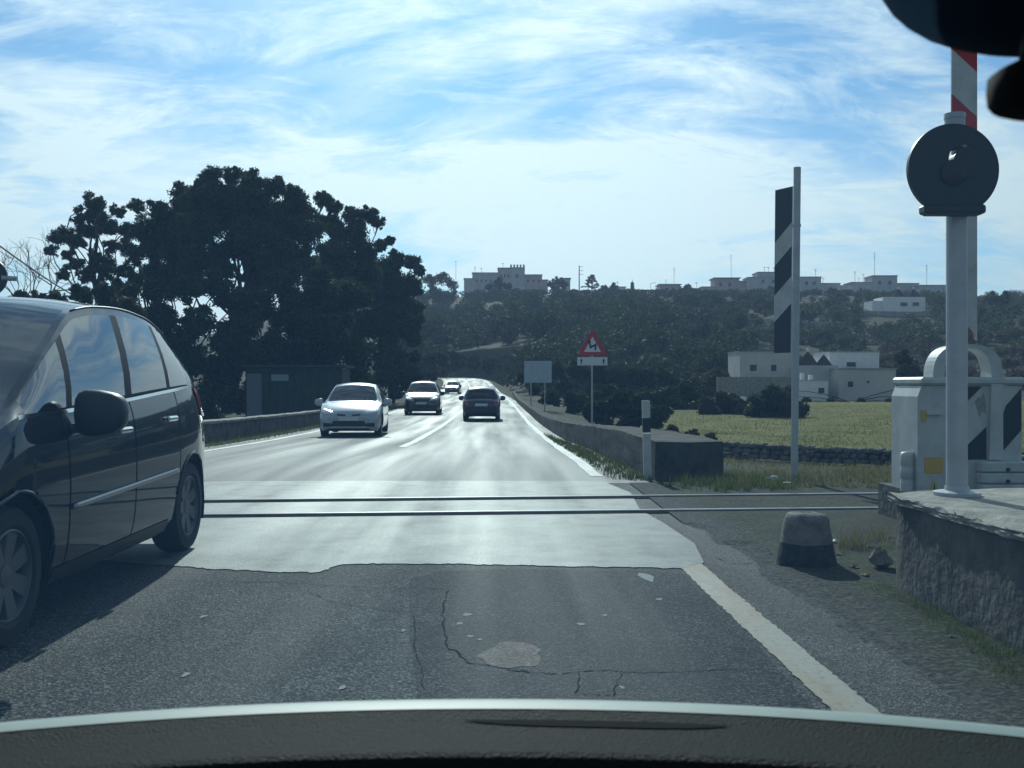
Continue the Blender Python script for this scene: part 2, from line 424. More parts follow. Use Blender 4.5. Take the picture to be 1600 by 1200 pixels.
# ------------------------------------------------------------------ rails
STEEL = mat('rail_steel', (.32, .32, .31), .28, metal=1.0, var=.2, vscale=3)
RUST = mat('rusty_rail_side', (.07, .045, .03), .8, var=.4, vscale=8)
track = empty('railway_track', (0, 9.5, 0))
tag(track, 'railway track with two shiny steel rails crossing the road', 'railway track')
def railpt(px, py, z): return gp(px, py, z)
def mkrail(pa, pb):
    a, b = gp(*pa), gp(*pb); d = (b - a); d.z = 0; d.normalize()
    A, B = a - d * 14, b + d * 22
    A.z = B.z = 0
    n = Vector((-d.y, d.x, 0)); off = Vector((0, 9.5, 0))
    mb = MB(); 
    pr = [(-.034, 0), (-.034, .024), (-.026, .03), (.026, .03), (.034, .024), (.034, 0)]
    vs = [A - off + n * u + Vector((0, 0, v)) for u, v in pr] + [B - off + n * u + Vector((0, 0, v)) for u, v in pr]
    mb.add(vs, [(i, i+1, 7+i, 6+i) for i in range(5)]); mb.build('rail', STEEL, track)
    mb = MB()   # flangeway groove, a dark strip on the near side
    vs = [A - off - n * .085 + Vector((0, 0, .0125)), A - off - n * .045 + Vector((0, 0, .0125)), B - off - n * .045 + Vector((0, 0, .0125)), B - off - n * .085 + Vector((0, 0, .0125))]
    mb.add(vs, [(0, 1, 2, 3)]); mb.build('flangeway', CR, track)
    return A, B, d, n
r1 = mkrail((330, 808), (1380, 797)); r2 = mkrail((330, 785), (1380, 774))
# sleepers and dirt where the rails leave the road on the right
SLP = mat('sleeper_wood', (.05, .04, .03), .9, var=.4, vscale=12, bump=.5)
a1 = gp(1060, 800); dv = r1[2]; nv = r1[3]
# near right shoulder of grit and dirt
def soil_mat():
    m = bpy.data.materials.new('roadside_dirt'); m.use_nodes = True; t = m.node_tree; p = t.nodes['Principled BSDF']
    tcn = N(t, 'ShaderNodeTexCoord')
    def noise(s, d=6, r=.65):
        n = N(t, 'ShaderNodeTexNoise'); L(t, tcn.outputs['Object'], n.inputs[0]); n.inputs['Scale'].default_value = s
        n.inputs['Detail'].default_value = d; n.inputs['Roughness'].default_value = r; return n.outputs[0]
    c = ramp(t, noise(2.2), [(.3, (.024, .024, .019)), (.7, (.062, .056, .042))])
    c = mixc(t, ramp(t, noise(1.1), [(.42, 0.), (.6, .85)]), c, (.040, .052, .018))
    vo = N(t, 'ShaderNodeTexVoronoi'); L(t, tcn.outputs['Object'], vo.inputs[0]); vo.inputs['Scale'].default_value = 55
    sp = N(t, 'ShaderNodeSeparateColor'); L(t, vo.outputs['Color'], sp.inputs[0])
    c = mixc(t, 1., c, ramp(t, sp.outputs[0], [(0., .45), (.8, 1.1), (1., 2.)]), 'MULTIPLY')
    sx = N(t, 'ShaderNodeSeparateXYZ'); L(t, tcn.outputs['Object'], sx.inputs[0])
    fx = mth(t, 'ADD', mth(t, 'MULTIPLY', mth(t, 'SUBTRACT', sx.outputs[0], 1.75), 2.2), mth(t, 'SUBTRACT', noise(3.5), .5))
    grit = mixc(t, sp.outputs[0], (.022, .023, .022), (.10, .10, .095))
    c = mixc(t, ramp(t, fx, [(.0, 0.), (.9, 1.)]), grit, c)
    L(t, c, p.inputs['Base Color']); p.inputs['Roughness'].default_value = .95; p.inputs['Specular IOR Level'].default_value = .2
    bp = N(t, 'ShaderNodeBump'); bp.inputs['Strength'].default_value = .9; bp.inputs['Distance'].default_value = .02
    L(t, noise(24), bp.inputs['Height']); L(t, bp.outputs[0], p.inputs['Normal'])
    return m
SOIL = soil_mat()
V = []; ysr = np.linspace(-2, 12.0, 220); xsr = np.linspace(0, 1, 60)
for y in ysr:
    x0 = 1.60
    for u in xsr:
        x = x0 + (7.5 - x0) * u ** 2.2
        edge = .14 + .05 * math.sin(y * 1.9) + .04 * math.sin(y * 4.7 + 1) - (.10 if y > 7.4 else 0)
        V.append((x, y, (.0135 if y > 8.6 else min(-.012 + .012 * (x - x0) / edge, .022)) + (random.uniform(-.004, .004) if 0 < u and y < 8.6 else 0)))
nn_ = len(xsr)
Fq = [(j*nn_+i, j*nn_+i+1, (j+1)*nn_+i+1, (j+1)*nn_+i) for j in range(len(ysr)-1) for i in range(nn_-1)]
tag(npmesh('verge', V, Fq, SOIL, smooth=True), kind='structure')

# ------------------------------------------------------------------ walls
CONC_SHADED = mat('shaded_concrete', (.075, .073, .066), .95, var=.5, vscale=2.5, bump=.8, bscale=18, spec=.15)  # parapet concrete with its shade put into a darker colour
CONC = mat('old_concrete', (.115, .108, .095), .9, var=.45, vscale=3.0, bump=.8, bscale=18, spec=.2)
CONC_PALE = mat('weathered_stone', (.30, .285, .25), .9, var=.35, vscale=5, bump=.8, bscale=22, spec=.2)
def wallmesh(name, outline, z0, z1, m, cell=.12, rough=.012, parent=None):
    """wall of a given plan outline with slightly uneven faces; z0, z1 functions of (x, y)"""
    vs = []; fs = []; P = []
    n = len(outline)
    for i in range(n):
        a, b = Vector(outline[i]), Vector(outline[(i+1) % n]); k = max(1, int((b - a).length / cell))
        P += [a.lerp(b, j / k) for j in range(k)]
    m_ = len(P); hs = 6
    for k in range(hs + 1):
        for p in P:
            zb, zt = z0(p.x, p.y), z1(p.x, p.y)
            j = Vector((random.uniform(-rough, rough), random.uniform(-rough, rough)))
            vs.append((p.x + j.x, p.y + j.y, zb + (zt - zb) * k / hs + (random.uniform(-rough, rough) if k == hs else 0)))
    for k in range(hs):
        for i in range(m_): fs.append((k*m_+i, k*m_+(i+1) % m_, (k+1)*m_+(i+1) % m_, (k+1)*m_+i))
    fs.append(tuple(hs*m_+i for i in range(m_)))
    mb = MB(); mb.add(vs, fs); return mb.build(name, m, parent, angle=50)
# low concrete wall on the right that carries the signal post
wr = empty('concrete_wall', (2.27, 5.7, 0)); tag(wr, 'low rough concrete wall on the right under the crossing signal post', 'wall')
O = Vector((2.27, 5.7))
def loc2(pts): return [Vector(p) - O for p in pts]
wallmesh('wall_body', loc2([(2.30, -1.5), (3.6, -1.5), (3.6, 6.10), (3.0, 6.02), (2.34, 5.80), (2.30, 5.65)]), lambda x, y: -.05, lambda x, y: .515, CONC, .10, .006, wr)
wallmesh('coping', loc2([(2.275, -1.6), (3.7, -1.6), (3.7, 6.16), (2.98, 6.07), (2.31, 5.85), (2.275, 5.65)]), lambda x, y: .517, lambda x, y: .56, CONC_PALE, .06, .010, wr)
# parapet along the far right edge of the road, flaring out towards the track
pr = empty('roadside_parapet', (2.4, 12.6, 0)); tag(pr, 'low parapet wall flaring out beside the white marker post beyond the rails', 'wall')
O = Vector((2.4, 12.6))
path = [(1.95, 120), (1.72, 80), (1.70, 30), (1.72, 25), (1.95, 18), (2.02, 12.7)]
out = [(2.25, 120), (2.08, 80), (2.05, 30), (2.1, 25), (2.75, 18), (2.88, 12.6)]
wallmesh('wall_body', loc2(path[::-1] + out), lambda x, y: base(y + 12.6) - .1, lambda x, y: base(y + 12.6) + .47 - .12 * sstep(16, 40, y + 12.6), CONC_SHADED, .4, .012, pr)
# wall along the left edge of the road
pl = empty('roadside_wall', (-7.0, 24, 0)); tag(pl, 'low pale topped wall along the left roadside behind the parked-looking dark car', 'wall')
pl['label'] = 'low pale topped wall along the left roadside in front of the pines'
O = Vector((-7.0, 24))
wallmesh('wall_body', loc2([(-6.95, 16), (-6.9, 62), (-7.3, 62), (-7.35, 16)]), lambda x, y: base(y + 24) - .1, lambda x, y: base(y + 24) + .43, CONC, .5, .012, pl)
wallmesh('coping', loc2([(-6.9, 15.9), (-6.85, 62), (-7.35, 62), (-7.4, 15.9)]), lambda x, y: base(y + 24) + .432, lambda x, y: base(y + 24) + .50, CONC_PALE, .4, .012, pl)
# dry stone bank at the near edge of the field: stones picked out one by one
DRY = mat('drystone', (.20, .185, .16), .95, var=.5, vscale=2, bump=.7, bscale=15, spec=.2)
DRY2 = mat('drystone_dark', (.13, .12, .105), .95, var=.5, vscale=3, bump=.7, bscale=15, spec=.2)
db = empty('dry_stone_wall', (8, 24, -.5)); tag(db, 'low dark dry stone wall along the near edge of the green field', 'wall')
stone_me = []
for k in range(6):
    mb = MB(); mb.box((0, 0, 0), (random.uniform(.8, 1), random.uniform(.8, 1), random.uniform(.85, 1)), None, .16)
    mb.v = [(a + random.uniform(-.06, .06), b + random.uniform(-.06, .06), c + random.uniform(-.06, .06)) for a, b, c in mb.v]
    o = mb.build('stone', DRY if k % 2 else DRY2, db, smooth=False); stone_me.append(o.data); bpy.data.objects.remove(o)
A, B = Vector((5.2, 26.2)), Vector((12.5, 19.5)); dd = (B - A); ln = dd.length; dd.normalize(); ang = math.atan2(dd.y, dd.x)
for row in range(3):
    s = random.uniform(0, .2)
    while s < ln and len(db.children) < 140:
        wd = random.uniform(.16, .34)
        o = bpy.data.objects.new('stone', random.choice(stone_me)); link(o, db)
        p = A + dd * (s + wd / 2)
        o.location = (p.x - 8, p.y - 24, -.12 + row * .13 + random.uniform(-.02, .02)); o.scale = (wd, .35, .15)
        o.rotation_euler = (0, 0, ang + random.uniform(-.08, .08)); s += wd + .01

# ------------------------------------------------------------------ vegetation
def leaf_mat(name, c, c2, trans=.25):
    m = bpy.data.materials.new(name); m.use_nodes = True; t = m.node_tree; p = t.nodes['Principled BSDF']
    ge = N(t, 'ShaderNodeNewGeometry')
    cc = mixc(t, ge.outputs['Random Per Island'], c, c2)
    L(t, cc, p.inputs['Base Color']); p.inputs['Roughness'].default_value = .75; p.inputs['Specular IOR Level'].default_value = .25
    tr = N(t, 'ShaderNodeBsdfTranslucent'); L(t, cc, tr.inputs[0])
    mx = N(t, 'ShaderNodeMixShader'); mx.inputs[0].default_value = trans
    L(t, p.outputs[0], mx.inputs[1]); L(t, tr.outputs[0], mx.inputs[2]); L(t, mx.outputs[0], t.nodes['Material Output'].inputs[0])
    return m
PINE = leaf_mat('pine_needles', (.038, .056, .022), (.085, .115, .045))
OAK = leaf_mat('evergreen_leaves', (.028, .044, .017), (.062, .085, .03))
SHRUB = leaf_mat('shrub_leaves', (.045, .055, .022), (.10, .10, .045))
OLIVE = leaf_mat('olive_leaves', (.045, .058, .032), (.085, .10, .06))
DRYSH = leaf_mat('dry_brush', (.075, .060, .035), (.12, .105, .06))
GRASS = leaf_mat('grass_blades', (.06, .085, .022), (.13, .15, .05), .4)
MEADOW = leaf_mat('meadow_blades', (.12, .115, .028), (.18, .165, .05), .4)
STRAW = leaf_mat('dry_grass', (.14, .13, .06), (.22, .20, .10), .4)
BARK = mat('bark', (.055, .042, .032), .95, var=.4, vscale=6, bump=.8, bscale=12, spec=.1)
TWIG = mat('bare_twig', (.075, .062, .05), .95, spec=.1)

def leaf_cloud(centres, radii, per, size, flat=.8, shell=.55):
    """leaf faces spread through the volume of many small puffs"""
    C = np.asarray(centres, float); Rr = np.asarray(radii, float)
    n = len(C); cnt = np.maximum((per * (Rr / Rr.mean()) ** 2).astype(int), 4)
    idx = np.repeat(np.arange(n), cnt); k = len(idx)
    d = RNG.normal(size=(k, 3)); d /= np.linalg.norm(d, axis=1)[:, None]
    r = RNG.uniform(.02, 1.0, k) ** .5 * RNG.uniform(.85, 1.3, k)
    P = C[idx] + d * (Rr[idx] * r)[:, None] * np.array([1, 1, flat])
    a = RNG.normal(size=(k, 3)) + d * .6; a /= np.linalg.norm(a, axis=1)[:, None]
    b = np.cross(a, RNG.normal(size=(k, 3))); b /= np.linalg.norm(b, axis=1)[:, None]
    s = size * RNG.uniform(.6, 1.35, k)[:, None]
    V = np.stack([P - a * s, P + b * s * .45, P + a * s, P - b * s * .45], 1).reshape(-1, 3)
    return V, np.arange(4 * k, dtype=np.int32).reshape(-1, 4)
def puffs(blobs, depth, sub=7, k=.5, dj=1.0, origin=None, core=.72):
    """blobs seen at (px, py, r px) become clusters of smaller puffs with real depth"""
    C = []; Rr = []
    for b in blobs:
        px, py, r = b[:3]; d = depth + (b[3] if len(b) > 3 else random.uniform(-dj, dj))
        c = pt(px, py, d); rad = r / F * d
        if core: C.append(c - origin); Rr.append(core * rad)
        for i in range(sub - (1 if core else 0)):
            v = Vector((random.gauss(0, 1), random.gauss(0, 1), random.gauss(0, 1))).normalized() * rad * (random.random() ** .5) * .86
            q = random.uniform(.16, .40) * rad
            C.append(c + v - origin); Rr.append(q)
    return C, Rr
def limb(mb, a, b, r0, r1, bend=.12, n=6, sides=7):
    a, b = Vector(a), Vector(b); L_ = (b - a).length; o = Vector((random.uniform(-1, 1), random.uniform(-1, 1), random.uniform(-.2, .9))) * L_ * bend
    pts = []; rr = []
    for i in range(n + 1):
        t = i / n; pts.append(a.lerp(b, t) + o * math.sin(math.pi * t) + Vector((random.uniform(-1, 1), random.uniform(-1, 1), 0)) * L_ * .012 * (0 < i < n)); rr.append(r0 + (r1 - r0) * t)
    mb.tube(pts, rr, sides); return pts
def blob_tree(name, label, trunk_px, depth, blobs, leafmat, per=110, size=.13, sub=8, dj=1.6, tr=.3, fork=.45, group=None, lean=0.0, twigs=True, core=.78):
    b0 = pt(trunk_px, 640, depth); gz = terrain(b0.x, b0.y); o = empty(name, (b0.x, b0.y, gz)); org = Vector((b0.x, b0.y, gz))
    tag(o, label, 'tree', group)
    sub = int(sub * 2.6); C, Rr = puffs(blobs, depth, sub, dj=dj, origin=org, core=core)
    V, Fq = leaf_cloud(C, Rr, per * .6, size)
    npmesh('crown', V, Fq, leafmat, o)
    ctr = [pt(b[0], b[1], depth) - org for b in blobs]
    zmin = min(c.z for c in ctr); zmax = max(c.z for c in ctr); top = Vector((sum(c.x for c in ctr) / len(ctr) + lean, 0, zmin + (zmax - zmin) * .75))
    mb = MB(); tp = limb(mb, (0, 0, -.3), top, tr, tr * .3, .05, 10, 9)
    mb.build('trunk', BARK, o, smooth=True)
    mb = MB()
    for i, b in enumerate(blobs):
        c = C[i * sub:(i + 1) * sub]; cen = sum(c, Vector()) / sub
        f = min(max((cen.z - 1.2) / max(top.z, 1) * fork * 1.5, .18), .95); s = tp[int(f * 10)]
        lp = limb(mb, s, cen, tr * .26, tr * .08, .26)
        if twigs:
            for q in c[:5]: limb(mb, lp[-2], q, tr * .09, tr * .03, .1, 3, 4)
    mb.build('limbs', BARK, o, smooth=True)
    return o
blob_tree('pine_tree', 'open crowned pine with visible branches, leftmost of the pine group', 158, 62,
    [(149, 318, 20), (127, 338, 19), (100, 371, 22), (82, 393, 13), (138, 362, 24), (171, 349, 22), (186, 329, 14), (153, 404, 22), (122, 412, 13), (190, 421, 18), (108, 398, 12), (175, 385, 15), (198, 360, 18), (205, 385, 18), (120, 380, 16), (150, 340, 18), (165, 420, 20), (135, 430, 16), (100, 425, 14), (185, 450, 20)], PINE, 150, .08, 9, 2.0, .24, core=.4)
blob_tree('pine_tree', 'pine with a rounded top between the open pine and the tallest pine', 240, 59,
    [(213, 321, 15), (246, 325, 17), (281, 303, 20), (225, 362, 26), (262, 350, 32), (284, 330, 24), (236, 392, 20), (272, 395, 28), (212, 400, 16), (250, 372, 30), (285, 365, 26), (280, 420, 26), (240, 425, 22), (215, 440, 22), (265, 445, 26), (300, 440, 26)], PINE, 230, .085, 9, 2.2, .26)
blob_tree('pine_tree', 'tallest dark pine in the middle of the group behind the low wall', 352, 55,
    [(332, 271, 17), (322, 285, 18), (363, 277, 19), (394, 285, 21), (429, 293, 20), (459, 301, 17), (306, 316, 30), (352, 315, 40), (410, 326, 40), (462, 329, 33), (318, 362, 36), (392, 362, 36), (437, 386, 30), (481, 362, 32), (300, 395, 22), (470, 410, 36), (412, 405, 18), (440, 425, 30), (300, 425, 24), (340, 395, 20), (340, 342, 36), (382, 345, 38), (425, 355, 36), (300, 350, 30), (450, 360, 34), (330, 300, 22), (385, 305, 30), (365, 385, 26), (345, 420, 26), (400, 430, 26), (385, 395, 20), (430, 410, 30), (320, 410, 26)], PINE, 260, .085, 11, 2.8, .36)
blob_tree('pine_tree', 'dark pine with jutting right hand branches beside the tallest pine', 520, 68,
    [(503, 312, 17), (521, 325, 15), (551, 338, 20), (577, 337, 18), (592, 349, 12), (556, 362, 24), (528, 366, 16), (609, 376, 10), (594, 384, 13), (525, 398, 34), (566, 402, 26), (500, 345, 16), (505, 430, 34), (545, 430, 34), (490, 470, 34), (560, 380, 24), (520, 350, 20), (575, 430, 26), (540, 470, 30)], PINE, 240, .095, 9, 2.4, .3)
blob_tree('evergreen_tree', 'dense dark evergreen tree beside the road at the right end of the pines', 612, 82,
    [(621, 404, 17), (646, 408, 15), (603, 417, 26), (656, 424, 11), (630, 447, 32), (590, 462, 38), (645, 482, 22), (569, 430, 32), (620, 505, 34), (648, 530, 16), (575, 505, 36), (600, 550, 34), (648, 560, 12), (640, 510, 20), (610, 470, 30), (655, 500, 10), (640, 580, 14), (610, 590, 24)], OAK, 240, .12, 10, 2.5, .3)
# thick undergrowth beneath the pines: bushes as separate plants
def bush(name, label, px, py, d, blobs, m, per=120, size=.12, sub=7, dj=.8, group=None, cat='bush'):
    b0 = pt(px, py, d); gz = terrain(b0.x, b0.y); org = Vector((b0.x, b0.y, gz)); o = empty(name, org)
    tag(o, label, cat, group)
    sub = int(sub * 1.7); C, Rr = puffs(blobs, d, sub, dj=dj, origin=org)
    for c, r in zip(C, Rr): c.z = max(c.z, r * .5)
    V, Fq = leaf_cloud(C, Rr, per, size); npmesh('foliage', V, Fq, m, o)
    mb = MB()
    for i in range(0, len(C), sub): limb(mb, (random.uniform(-.2, .2), random.uniform(-.2, .2), -.1), C[i], .06, .02, .1, 4, 5)
    mb.build('stems', BARK, o); return o
bush('undergrowth', 'tall dark holm oak thicket under the tallest pine', 450, 640, 50, [(440, 450, 40), (500, 450, 40), (400, 480, 40), (460, 500, 44), (520, 500, 42), (545, 460, 36), (420, 545, 40), (490, 555, 42), (550, 545, 38), (560, 590, 30), (470, 600, 34), (430, 600, 34), (520, 600, 30), (380, 540, 30), (540, 620, 24), (400, 615, 24), (440, 560, 34), (510, 560, 34), (390, 500, 30), (360, 470, 26), (500, 520, 40), (560, 610, 20)], OAK, 190, .105, 9, 1.8, cat='thicket')
bush('undergrowth', 'dark shrubs below the two left hand pines behind the dark car', 270, 640, 46, [(165, 480, 24), (200, 470, 24), (240, 455, 26), (180, 520, 30), (230, 540, 34), (290, 450, 30), (340, 450, 30), (375, 470, 30), (250, 500, 36), (310, 505, 38), (365, 520, 38), (300, 560, 40), (350, 580, 40), (390, 560, 30), (330, 620, 30), (380, 620, 26), (270, 600, 36), (230, 590, 36), (320, 640, 24), (400, 600, 26), (360, 550, 30), (280, 530, 34), (220, 500, 28), (190, 560, 34)], OAK, 170, .10, 8, 1.6, cat='thicket')
bush('roadside_bush', 'dark bush row rising behind the white oncoming car', 590, 640, 70, [(535, 600, 26), (570, 600, 24), (600, 590, 24), (630, 590, 20), (652, 590, 14), (620, 560, 24), (560, 570, 24), (510, 600, 22), (590, 615, 16), (620, 612, 14), (550, 620, 16), (645, 605, 12)], OAK, 150, .12, 8, 1.5)
bush('roadside_bush', 'low bush with a few pale leaves at the far left bend of the road', 670, 600, 150, [(660, 590, 13), (675, 585, 12), (690, 583, 10), (668, 560, 15), (690, 560, 14), (650, 575, 14)], SHRUB, 90, .28, 7, 2)
bush('weed_clump', 'leafy scrub between the left wall and the shrubs', 120, 470, 36, [(30, 470, 22), (60, 472, 20), (90, 470, 20), (130, 462, 22), (165, 462, 22), (200, 480, 24), (110, 500, 40), (40, 510, 40), (180, 520, 40)], SHRUB, 110, .10, 8, 1.0)
# leafless tree at far left
def bare_tree(name, label, px, d, h, seed, lean=(0, 0), levels=5):
    rnd = random.Random(seed); b0 = pt(px, 640, d); gz = terrain(b0.x, b0.y); o = empty(name, (b0.x, b0.y, gz)); tag(o, label, 'tree')
    tmb, bmb = MB(), MB()
    def grow(p, dr, ln, r, lv):
        pts = [p]; q = p; dv = dr.copy()
        for i in range(4):
            dv = (dv + Vector((rnd.gauss(0, .16), rnd.gauss(0, .16), rnd.gauss(.03, .1)))).normalized(); q = q + dv * ln / 4; pts.append(q)
        (tmb if lv == levels else bmb).tube(pts, [r * (1 - .12 * i) for i in range(5)], 6 if lv > 2 else 4)
        if lv == 0: return
        for i in range(3 if lv > 1 else 4):
            k = rnd.choice((2, 3, 4, 4)); ax = Vector((rnd.gauss(0, 1), rnd.gauss(0, 1), rnd.gauss(0, .5))).normalized()
            nd = (dv + ax * rnd.uniform(.45, .95)).normalized()
            grow(pts[k], nd, ln * rnd.uniform(.62, .82), r * .56, lv - 1)
    grow(Vector((0, 0, -.2)), Vector((lean[0], lean[1], 1)).normalized(), h, h * .045, levels)
    tmb.build('trunk', TWIG, o); bmb.build('branches', TWIG, o); return o
bare_tree('bare_tree', 'leafless tree with thin curling twigs in front of the leftmost pine', 125, 40, 3.1, 5, (-.12, 0))
bare_tree('bare_tree', 'leafless sapling with upright twigs at the left edge above the dark car', 22, 38, 2.3, 11, (-.1, 0), 4)
bare_tree('bare_tree', 'leafless pale tree trunk standing inside the pines above the dark car', 240, 52, 2.6, 23, (.1, 0), 4)

# field trees on the right
FT = 'trees in the green field'
bush('olive_tree', 'round dark olive tree in the field left of the striped post', 1130, 660, 62, [(1105, 640, 20), (1130, 628, 24), (1155, 640, 18), (1120, 655, 16), (1145, 656, 15)], OLIVE, 130, .13, 8, .8, FT, 'tree')
bush('olive_tree', 'larger dark olive tree directly behind the striped post', 1215, 665, 56, [(1185, 640, 24), (1215, 625, 28), (1245, 640, 22), (1200, 662, 22), (1235, 665, 20), (1215, 650, 28)], OLIVE, 130, .13, 9, .8, FT, 'tree')
bush('olive_tree', 'dark shaded tree left of the field near the triangular sign', 1060, 650, 74, [(1040, 620, 26), (1075, 615, 24), (1010, 625, 26), (1090, 635, 16), (1055, 640, 22)], OAK, 120, .15, 8, 1.2, FT, 'tree')
bush('roadside_bush', 'broad dark bush behind the right parapet near the blue-grey panel', 940, 640, 60, [(900, 630, 24), (940, 625, 26), (975, 630, 24), (860, 620, 18), (1000, 640, 20), (930, 650, 20), (970, 655, 20), (835, 610, 12)], OAK, 120, .14, 8, 1.2)
bush('roadside_bush', 'dense dark bushes behind the right wall below the triangular sign', 950, 650, 42, [(930, 640, 22), (965, 632, 24), (1000, 640, 24), (1030, 648, 20), (985, 662, 20), (945, 660, 16), (1020, 668, 16)], OAK, 120, .11, 9, 1.0)
bush('roadside_bush', 'tall dark trees behind the blue-grey panel', 900, 620, 100, [(815, 590, 10), (840, 580, 16), (870, 580, 18), (905, 580, 22), (940, 590, 24), (975, 590, 24), (1005, 595, 24), (880, 605, 18), (930, 612, 20), (980, 615, 20), (830, 602, 10), (1040, 590, 20)], OAK, 120, .2, 9, 2.5)
bush('roadside_bush', 'dark thicket left of the far bend beneath the hill', 680, 590, 215, [(665, 560, 14), (690, 555, 15), (715, 560, 14), (740, 565, 14), (765, 570, 14), (790, 575, 12), (705, 575, 10), (675, 575, 10)], OAK, 120, .4, 8, 3)
bush('roadside_bush', 'low leafy bush at the foot of the parapet end', 1150, 690, 30, [(1080, 680, 12), (1110, 684, 10), (1050, 672, 10)], SHRUB, 90, .07, 6, .5)
bush('roadside_bush', 'small dark bush in the field left of the barrier machine', 1425, 650, 60, [(1424, 648, 8), (1424, 642, 5)], OAK, 70, .08, 5, .2)
bush('roadside_bush', 'dark hedge in front of the farmhouse wall', 1330, 640, 104, [(1260, 632, 8), (1300, 634, 7), (1345, 634, 7), (1390, 634, 7), (1420, 628, 14), (1440, 610, 18), (1220, 620, 14), (1235, 610, 12)], OAK, 90, .2, 6, 1)
bush('farm_tree', 'rounded shrubby tree at the left of the white farmhouse', 1110, 600, 118, [(1080, 600, 24), (1115, 596, 26), (1145, 610, 16), (1050, 610, 22), (1100, 618, 20)], SHRUB, 90, .25, 7, 1.5, None, 'tree')
bush('farm_tree', 'dark tree with upright crown right of the white farmhouse', 1420, 600, 122, [(1410, 560, 16), (1420, 580, 20), (1440, 590, 18), (1400, 595, 12), (1455, 570, 14)], OAK, 90, .25, 7, 1.5, None, 'tree')

# field of grass: short blades near, colour carried by the ground further off
def blades(name, label, pts, h, m, w=.012, lean=.35):
    n = len(pts); P = np.asarray(pts, float)
    hh = h * RNG.uniform(.4, 1.2, n)[:, None]; a = RNG.uniform(0, 2 * np.pi, n); s = np.stack([np.cos(a), np.sin(a), 0 * a], 1) * w
    tip = P + np.concatenate([RNG.normal(0, lean, (n, 2)) * hh, hh], 1)
    V = np.stack([P - s, P + s, tip], 1).reshape(-1, 3)
    o = npmesh(name, V, np.arange(3 * n, dtype=np.int32).reshape(-1, 3), m)
    tag(o, label, 'grass', kind='stuff'); return o
fm = mat('meadow', (.10, .105, .022), .95, c2=(.17, .155, .042), var=.2, vscale=.5, bump=.8, bscale=6, spec=.1)
V = []; ysr = np.linspace(27, 112, 40); us = np.linspace(0, 1, 40)
for y in ysr:
    for u in us:
        x0, x1 = 4.5 + (y - 27) * .10, 9 + y * .55
        if y < 40: x0 += 2.5 * (40 - y) / 13
        x = x0 + (x1 - x0) * u; V.append((x, y, terrain(x, y) + .05 + .03 * math.sin(x * 1.3) * math.sin(y * .7)))
Fq = [(j*40+i, j*40+i+1, (j+1)*40+i+1, (j+1)*40+i) for j in range(39) for i in range(39)]
tag(npmesh('meadow', V, Fq, fm, smooth=True), kind='structure')
pts = []
for i in range(24000):
    y = 27 + 60 * random.random() ** 1.4; x0, x1 = 4.8 + (y - 27) * .10, 9 + y * .55
    if y < 40: x0 += 2.5 * (40 - y) / 13
    x = random.uniform(x0, x1); pts.append((x, y, terrain(x, y) + .03))
blades('field_grass', 'bright green grass of the field behind the barrier machine', pts, .10, MEADOW, .02)
def scatter(poly_px, n, clump=.0, z=0.0):
    out = []; Q = [gp(*p).xy for p in poly_px]
    from mathutils.geometry import intersect_point_tri_2d
    tris = [(Q[0], Q[i], Q[i+1]) for i in range(1, len(Q) - 1)]
    ar = [abs((b - a).cross(c - a)) / 2 for a, b, c in tris]
    while len(out) < n:
        a, b, c = random.choices(tris, ar)[0]; u, v = random.random(), random.random()
        if u + v > 1: u, v = 1 - u, 1 - v
        p = a + (b - a) * u + (c - a) * v
        for k in range(random.randint(4, 12)):
            q = p + Vector((random.gauss(0, .03), random.gauss(0, .03)))
            out.append((q.x, q.y, terrain(q.x, q.y) + .03 + z))
    return out
blades('weeds', 'green weeds beside the rails at the foot of the striped post', scatter([(1040, 762), (1100, 745), (1240, 752), (1250, 768), (1120, 772)], 1500), .14, GRASS, .006)
blades('weeds', 'short grass on the verge between the far edge line and the parapet', scatter([(1020, 752), (905, 690), (850, 665), (880, 690), (960, 752)], 2600), .10, GRASS, .008)
blades('weeds', 'mossy grass along the foot of the concrete wall', scatter([(1395, 925), (1600, 1025), (1660, 1090), (1600, 1080), (1480, 985), (1380, 925), (1350, 905)], 2400, z=-.0), .05, GRASS, .003)
blades('weeds', 'dry weeds growing between the stone bollard and the wall end', scatter([(1305, 850), (1385, 840), (1385, 860), (1310, 870)], 420), .13, STRAW, .004)
blades('weeds', 'dry grass on the embankment behind the rails', scatter([(1130, 742), (1420, 735), (1420, 765), (1130, 765)], 3500), .10, STRAW, .007)
pts = []
for i in range(5000):
    x = random.uniform(3.2, 12); y = random.uniform(13, 25); pts.append((x, y, terrain(x, y)))
blades('embankment_grass', 'sparse dry grass covering the low embankment beyond the rails', pts, .12, STRAW, .008)
pts = []
for i in range(5000):
    x = random.uniform(-6.9, -5.9) ; y = random.uniform(14, 60); pts.append((x, y, terrain(x, y) + .02))
blades('verge_grass', 'thin grass strip at the foot of the left roadside wall', pts, .10, GRASS, .008)

